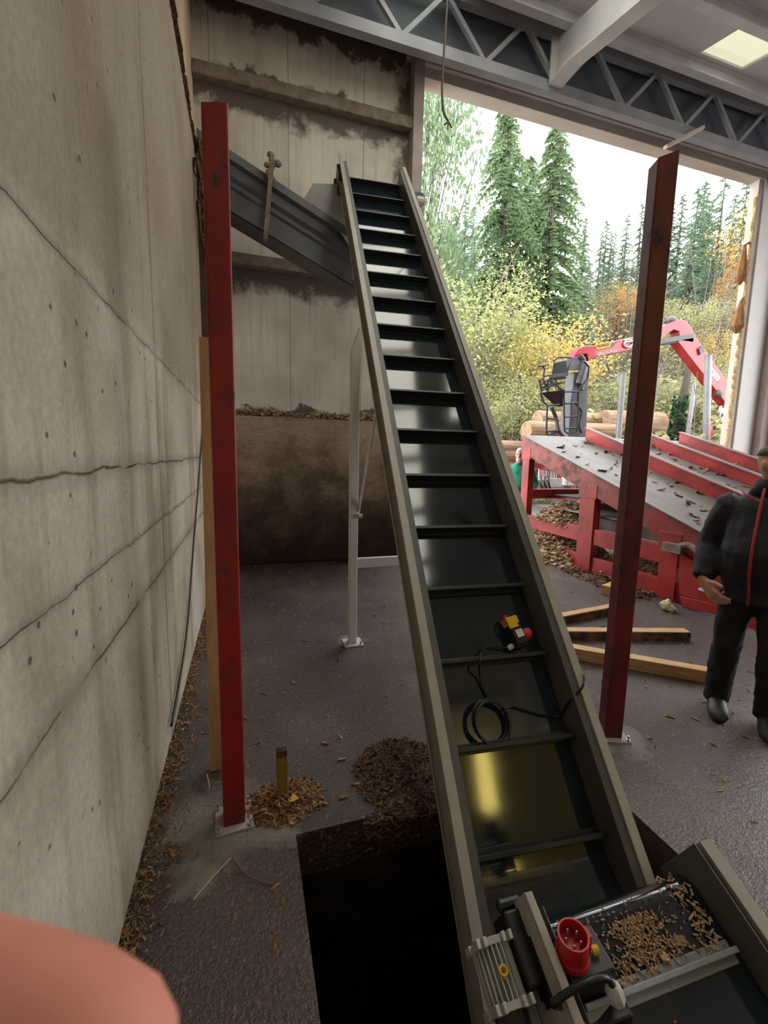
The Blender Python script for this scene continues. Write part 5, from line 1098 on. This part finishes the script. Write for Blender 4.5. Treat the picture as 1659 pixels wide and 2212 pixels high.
def leafy(seed, nblob, nleaf, rz_, size, stems=5):
    rnd = random.Random(seed); b = MB(); t = MB(); bl = []
    for i in range(nblob):
        a = rnd.random()*6.283; rr = math.sqrt(rnd.random())*.36; z = rnd.uniform(.35, .9); rr *= (1.15-abs(z-.55)); bl.append((Vector((math.cos(a)*rr, math.sin(a)*rr, z)), rnd.uniform(.09, .18)))
    for i in range(stems):
        c = bl[i % nblob][0]; t.tube([(c.x*.08, c.y*.08, 0), (c.x*.4, c.y*.4, c.z*.5), (c.x, c.y, c.z)], [.016, .010, .003], 5)
    for c, r_ in bl: t.tube([(c.x*.3, c.y*.3, c.z*.55), c, c+Vector((rnd.uniform(-.1,.1), rnd.uniform(-.1,.1), r_))], [.005, .003, .001], 4)
    for k in range(nleaf):
        c, r_ = rnd.choice(bl); v = Vector((rnd.gauss(0,1), rnd.gauss(0,1), rnd.gauss(0,.8))).normalized()*r_*rnd.uniform(.5, 1.12); p = c+v
        d = Vector((rnd.gauss(0,1), rnd.gauss(0,1), rnd.gauss(0,1))).normalized(); e = d.orthogonal().normalized(); s_ = size*rnd.uniform(.6, 1.3)
        b.add([p-d*s_, p+e*s_*.6, p+d*s_, p-e*s_*.6], [(0,1,2,3)])
    return t, b
for key, m, seed, nb_, nl, sz in (('birch','birch',1,30,5200,.0095), ('bush','bush',2,28,5200,.010), ('amber','amber',4,26,4200,.010), ('orange','orange',6,24,3600,.011), ('peach','peach',8,24,2600,.010), ('hang','spruce',11,60,9000,.012)):
    t, b = leafy(seed, nb_, nl, 1, sz); make_proto(key, {'birch':'birch_tree','hang':'leafy_tree'}.get(key, 'autumn_tree'), t, b, M['palebark'] if key != 'hang' else M['bark2'], M[m])
# big near conifers
plant('bigspruce', 1062, 33, 175, 1.15, 'tall spruce cut by the lintel, leftmost of the tall pair')
plant('bigspruce', 1158, 34, 262, 1.35, 'tall spruce with wide skirt, right of the tall pair')
plant('bigspruce', 1108, 38, 330, 1.35, 'spruce standing between and behind the tall pair')
plant('hang', 888, 27, 120, .42, 'tall leafy tree at the left edge of the door opening')
ridge = [(915,60,455), (940,66,470), (965,62,450), (985,58,425), (1000,64,440), (1228,60,470), (1262,64,500), (1290,70,505), (1312,64,470), (1340,60,445), (1362,66,450), (1378,60,440), (1450,44,415), (1462,56,400), (1468,50,425), (1545,52,398), (1575,50,385), (1600,46,370), (1620,54,360), (1525,58,430), (1445,40,500), (1590,40,460), (1610,60,400), (1480,60,440), (1420,62,430), (1400,60,445)]
rr_ = random.Random(21)
for k in range(34): ridge.append((rr_.choice((rr_.uniform(905,1010), rr_.uniform(1215,1400), rr_.uniform(1440,1620))), rr_.uniform(42, 74), rr_.uniform(455, 560)))
for i, (u, r, v) in enumerate(ridge): plant('spruce', u, r, v, .95+.25*random.random(), 'dark spruce among the trees on the hillside ridge', group='spruces on the hillside ridge')
plant('thin', 1500, 45, 385, 1.1, 'sparse open spruce against the sky right of the dark post')
plant('thin', 1562, 44, 372, 1.1, 'sparse spruce nearest the white jamb against the sky')
mid = [('spruce',1240,46,560), ('spruce',1268,48,600), ('spruce',1480,38,560), ('spruce',1560,40,560), ('spruce',1530,42,600), ('spruce',1585,36,640), ('spruce',1330,50,560), ('spruce',930,46,530), ('spruce',975,48,545), ('spruce',950,40,600), ('spruce',1420,44,600), ('spruce',1600,34,560)]
for k, u, r, v in mid: plant(k, u, r, v, 1.1, 'dark spruce halfway up the hillside', group='spruces halfway up the hill')
for u, r, v, w_, lab in ((965,26,560,1.2,'yellow green birch beside the conveyor rail'), (1005,24,640,1.2,'second yellow green birch from the conveyor rail'), (1048,25,700,1.2,'third yellow green birch from the conveyor rail'), (1462,34,640,1.0,'light green tree right of the dark red post'), (1120,24,760,1.1,'green yellow bush left of the crane seat')):
    plant('birch', u, r, v, w_, lab, 'tree')
for k, u, r, v, w_, lab in (('amber',1200,24,690,1.15,'bright yellow bush above the crane mast'), ('amber',1155,23,735,1.1,'yellow bush left of the crane mast'), ('orange',1340,40,620,.9,'orange tree beside the dark red post'), ('amber',1308,41,615,.8,'amber tree left of the orange tree'), ('amber',1588,44,455,.8,'golden larch near the white jamb'), ('peach',1500,34,610,1.0,'faded peach tree right of the dark red post'), ('peach',1542,33,650,1.0,'faded tree midway to the white jamb'), ('peach',1300,34,720,1.1,'faded shrub below the orange tree'), ('amber',1520,31,720,.9,'yellow shrub above the crane knuckle'), ('orange',1606,38,500,.7,'rusty orange shrub at the white jamb'), ('peach',1250,30,760,1.2,'pale shrub right of the bright yellow bush'), ('bush',1090,21,800,1.2,'green bush above the corner of the log deck'), ('bush',1060,20,850,1.1,'low green bush beside the conveyor rail'), ('bush',1340,24,800,1.2,'green bush behind the nearest silver stake'), ('bush',1420,25,820,1.2,'green bush behind the thick log'), ('bush',1500,26,790,1.2,'green bush behind the right stakes'), ('bush',1560,28,760,1.1,'green bush behind the jib'), ('peach',1440,30,720,1.1,'faded shrub behind the crane link arm')):
    plant(k, u, r, v, w_, lab, 'tree')
# ivy-covered snag
q = tree_at(1452, 22, 760); b = MB(); b.tube([(q[0],q[1],q[2]), (q[0]+.15,q[1],(q[2]+q[3])/2), (q[0]+.5,q[1],q[3])], [.22,.18,.10], 8)
sn = thing('dead_tree', 'dead trunk with ivy on its foot behind the logs', 'tree', (q[0], q[1], q[2])); obj('trunk', b, M['bark2'], sn)
b = MB()
for k in range(1200):
    f = random.random()**1.3*.68; a = random.random()*6.28; rr = .33*(1-f*.4); p = Vector((q[0]+.2*f+math.cos(a)*rr, q[1]+math.sin(a)*rr, q[2]+(q[3]-q[2])*f)); d = Vector((random.gauss(0,1),random.gauss(0,1),random.gauss(0,1))).normalized(); e = d.orthogonal(); b.add([p-d*.08, p+e*.06, p+d*.08, p-e*.06], [(0,1,2,3)])
obj_raw('ivy', b, M['ivy'], sn)
# thicket: leaves and bare twigs over the slope
def thicket(name, lab, m, n, us, rs, hmax, size, seed):
    rnd = random.Random(seed); b = MB()
    for k in range(n):
        u = rnd.uniform(*us); r = rnd.uniform(*rs); d = hdir(u); x, y = d.x*r, d.y*r
        hh = hmax*(.35+.65*max(0, .5+noise.noise((x*.35, y*.35, seed)))); p = Vector((x, y, hz(x,y)-.3+rnd.random()**.8*hh)); dd = Vector((rnd.gauss(0,1),rnd.gauss(0,1),rnd.gauss(0,1))).normalized(); e = dd.orthogonal(); s_ = size*rnd.uniform(.5,1.4)
        b.add([p-dd*s_, p+e*s_*.6, p+dd*s_, p-e*s_*.6], [(0,1,2,3)])
    return tag(obj_raw(name, b, M[m]), lab, 'undergrowth', kind='stuff')
thicket('undergrowth', 'dense autumn scrub covering the lower slope', 'scrub', 16000, (900, 1640), (18, 36), 3.6, .14, 1)
thicket('undergrowth', 'green leaves low on the slope behind the crane', 'bush', 9000, (900, 1640), (17, 30), 3.0, .12, 2)
thicket('undergrowth', 'golden leaves scattered through the slope scrub', 'amber', 2600, (1000, 1640), (17, 30), 3.4, .11, 3)
thicket('undergrowth', 'greyish brush on the upper slope between the spruces', 'peach', 9000, (900, 1640), (34, 66), 5.0, .22, 4)
rnd = random.Random(5); b = MB()
for k in range(260):
    u = rnd.uniform(900, 1640); r = rnd.uniform(19, 50); d = hdir(u); x, y = d.x*r, d.y*r; h_ = rnd.uniform(2, 6)*(1 if r < 32 else 1.6); z0 = hz(x,y)-.3; l1, l2 = rnd.gauss(0,.5), rnd.gauss(0,.4)
    p0 = Vector((x,y,z0)); p1 = p0+Vector((l1,l2,h_*.5)); p2 = p0+Vector((l1*2.4,l2*2.2,h_)); b.tube([p0,p1,p2], [.035,.025,.008], 4)
    for j in range(4): q = p1.lerp(p2, rnd.random()); b.tube([q, q+Vector((rnd.gauss(0,.7), rnd.gauss(0,.7), rnd.uniform(.2,1.0)))], [.02,.006], 3)
tag(obj_raw('bare_twigs', b, M['twig']), 'bare grey saplings and twigs over the slope', 'twigs', kind='stuff')
for m_ in bpy.data.materials:
    if '_' in m_: del m_['_']
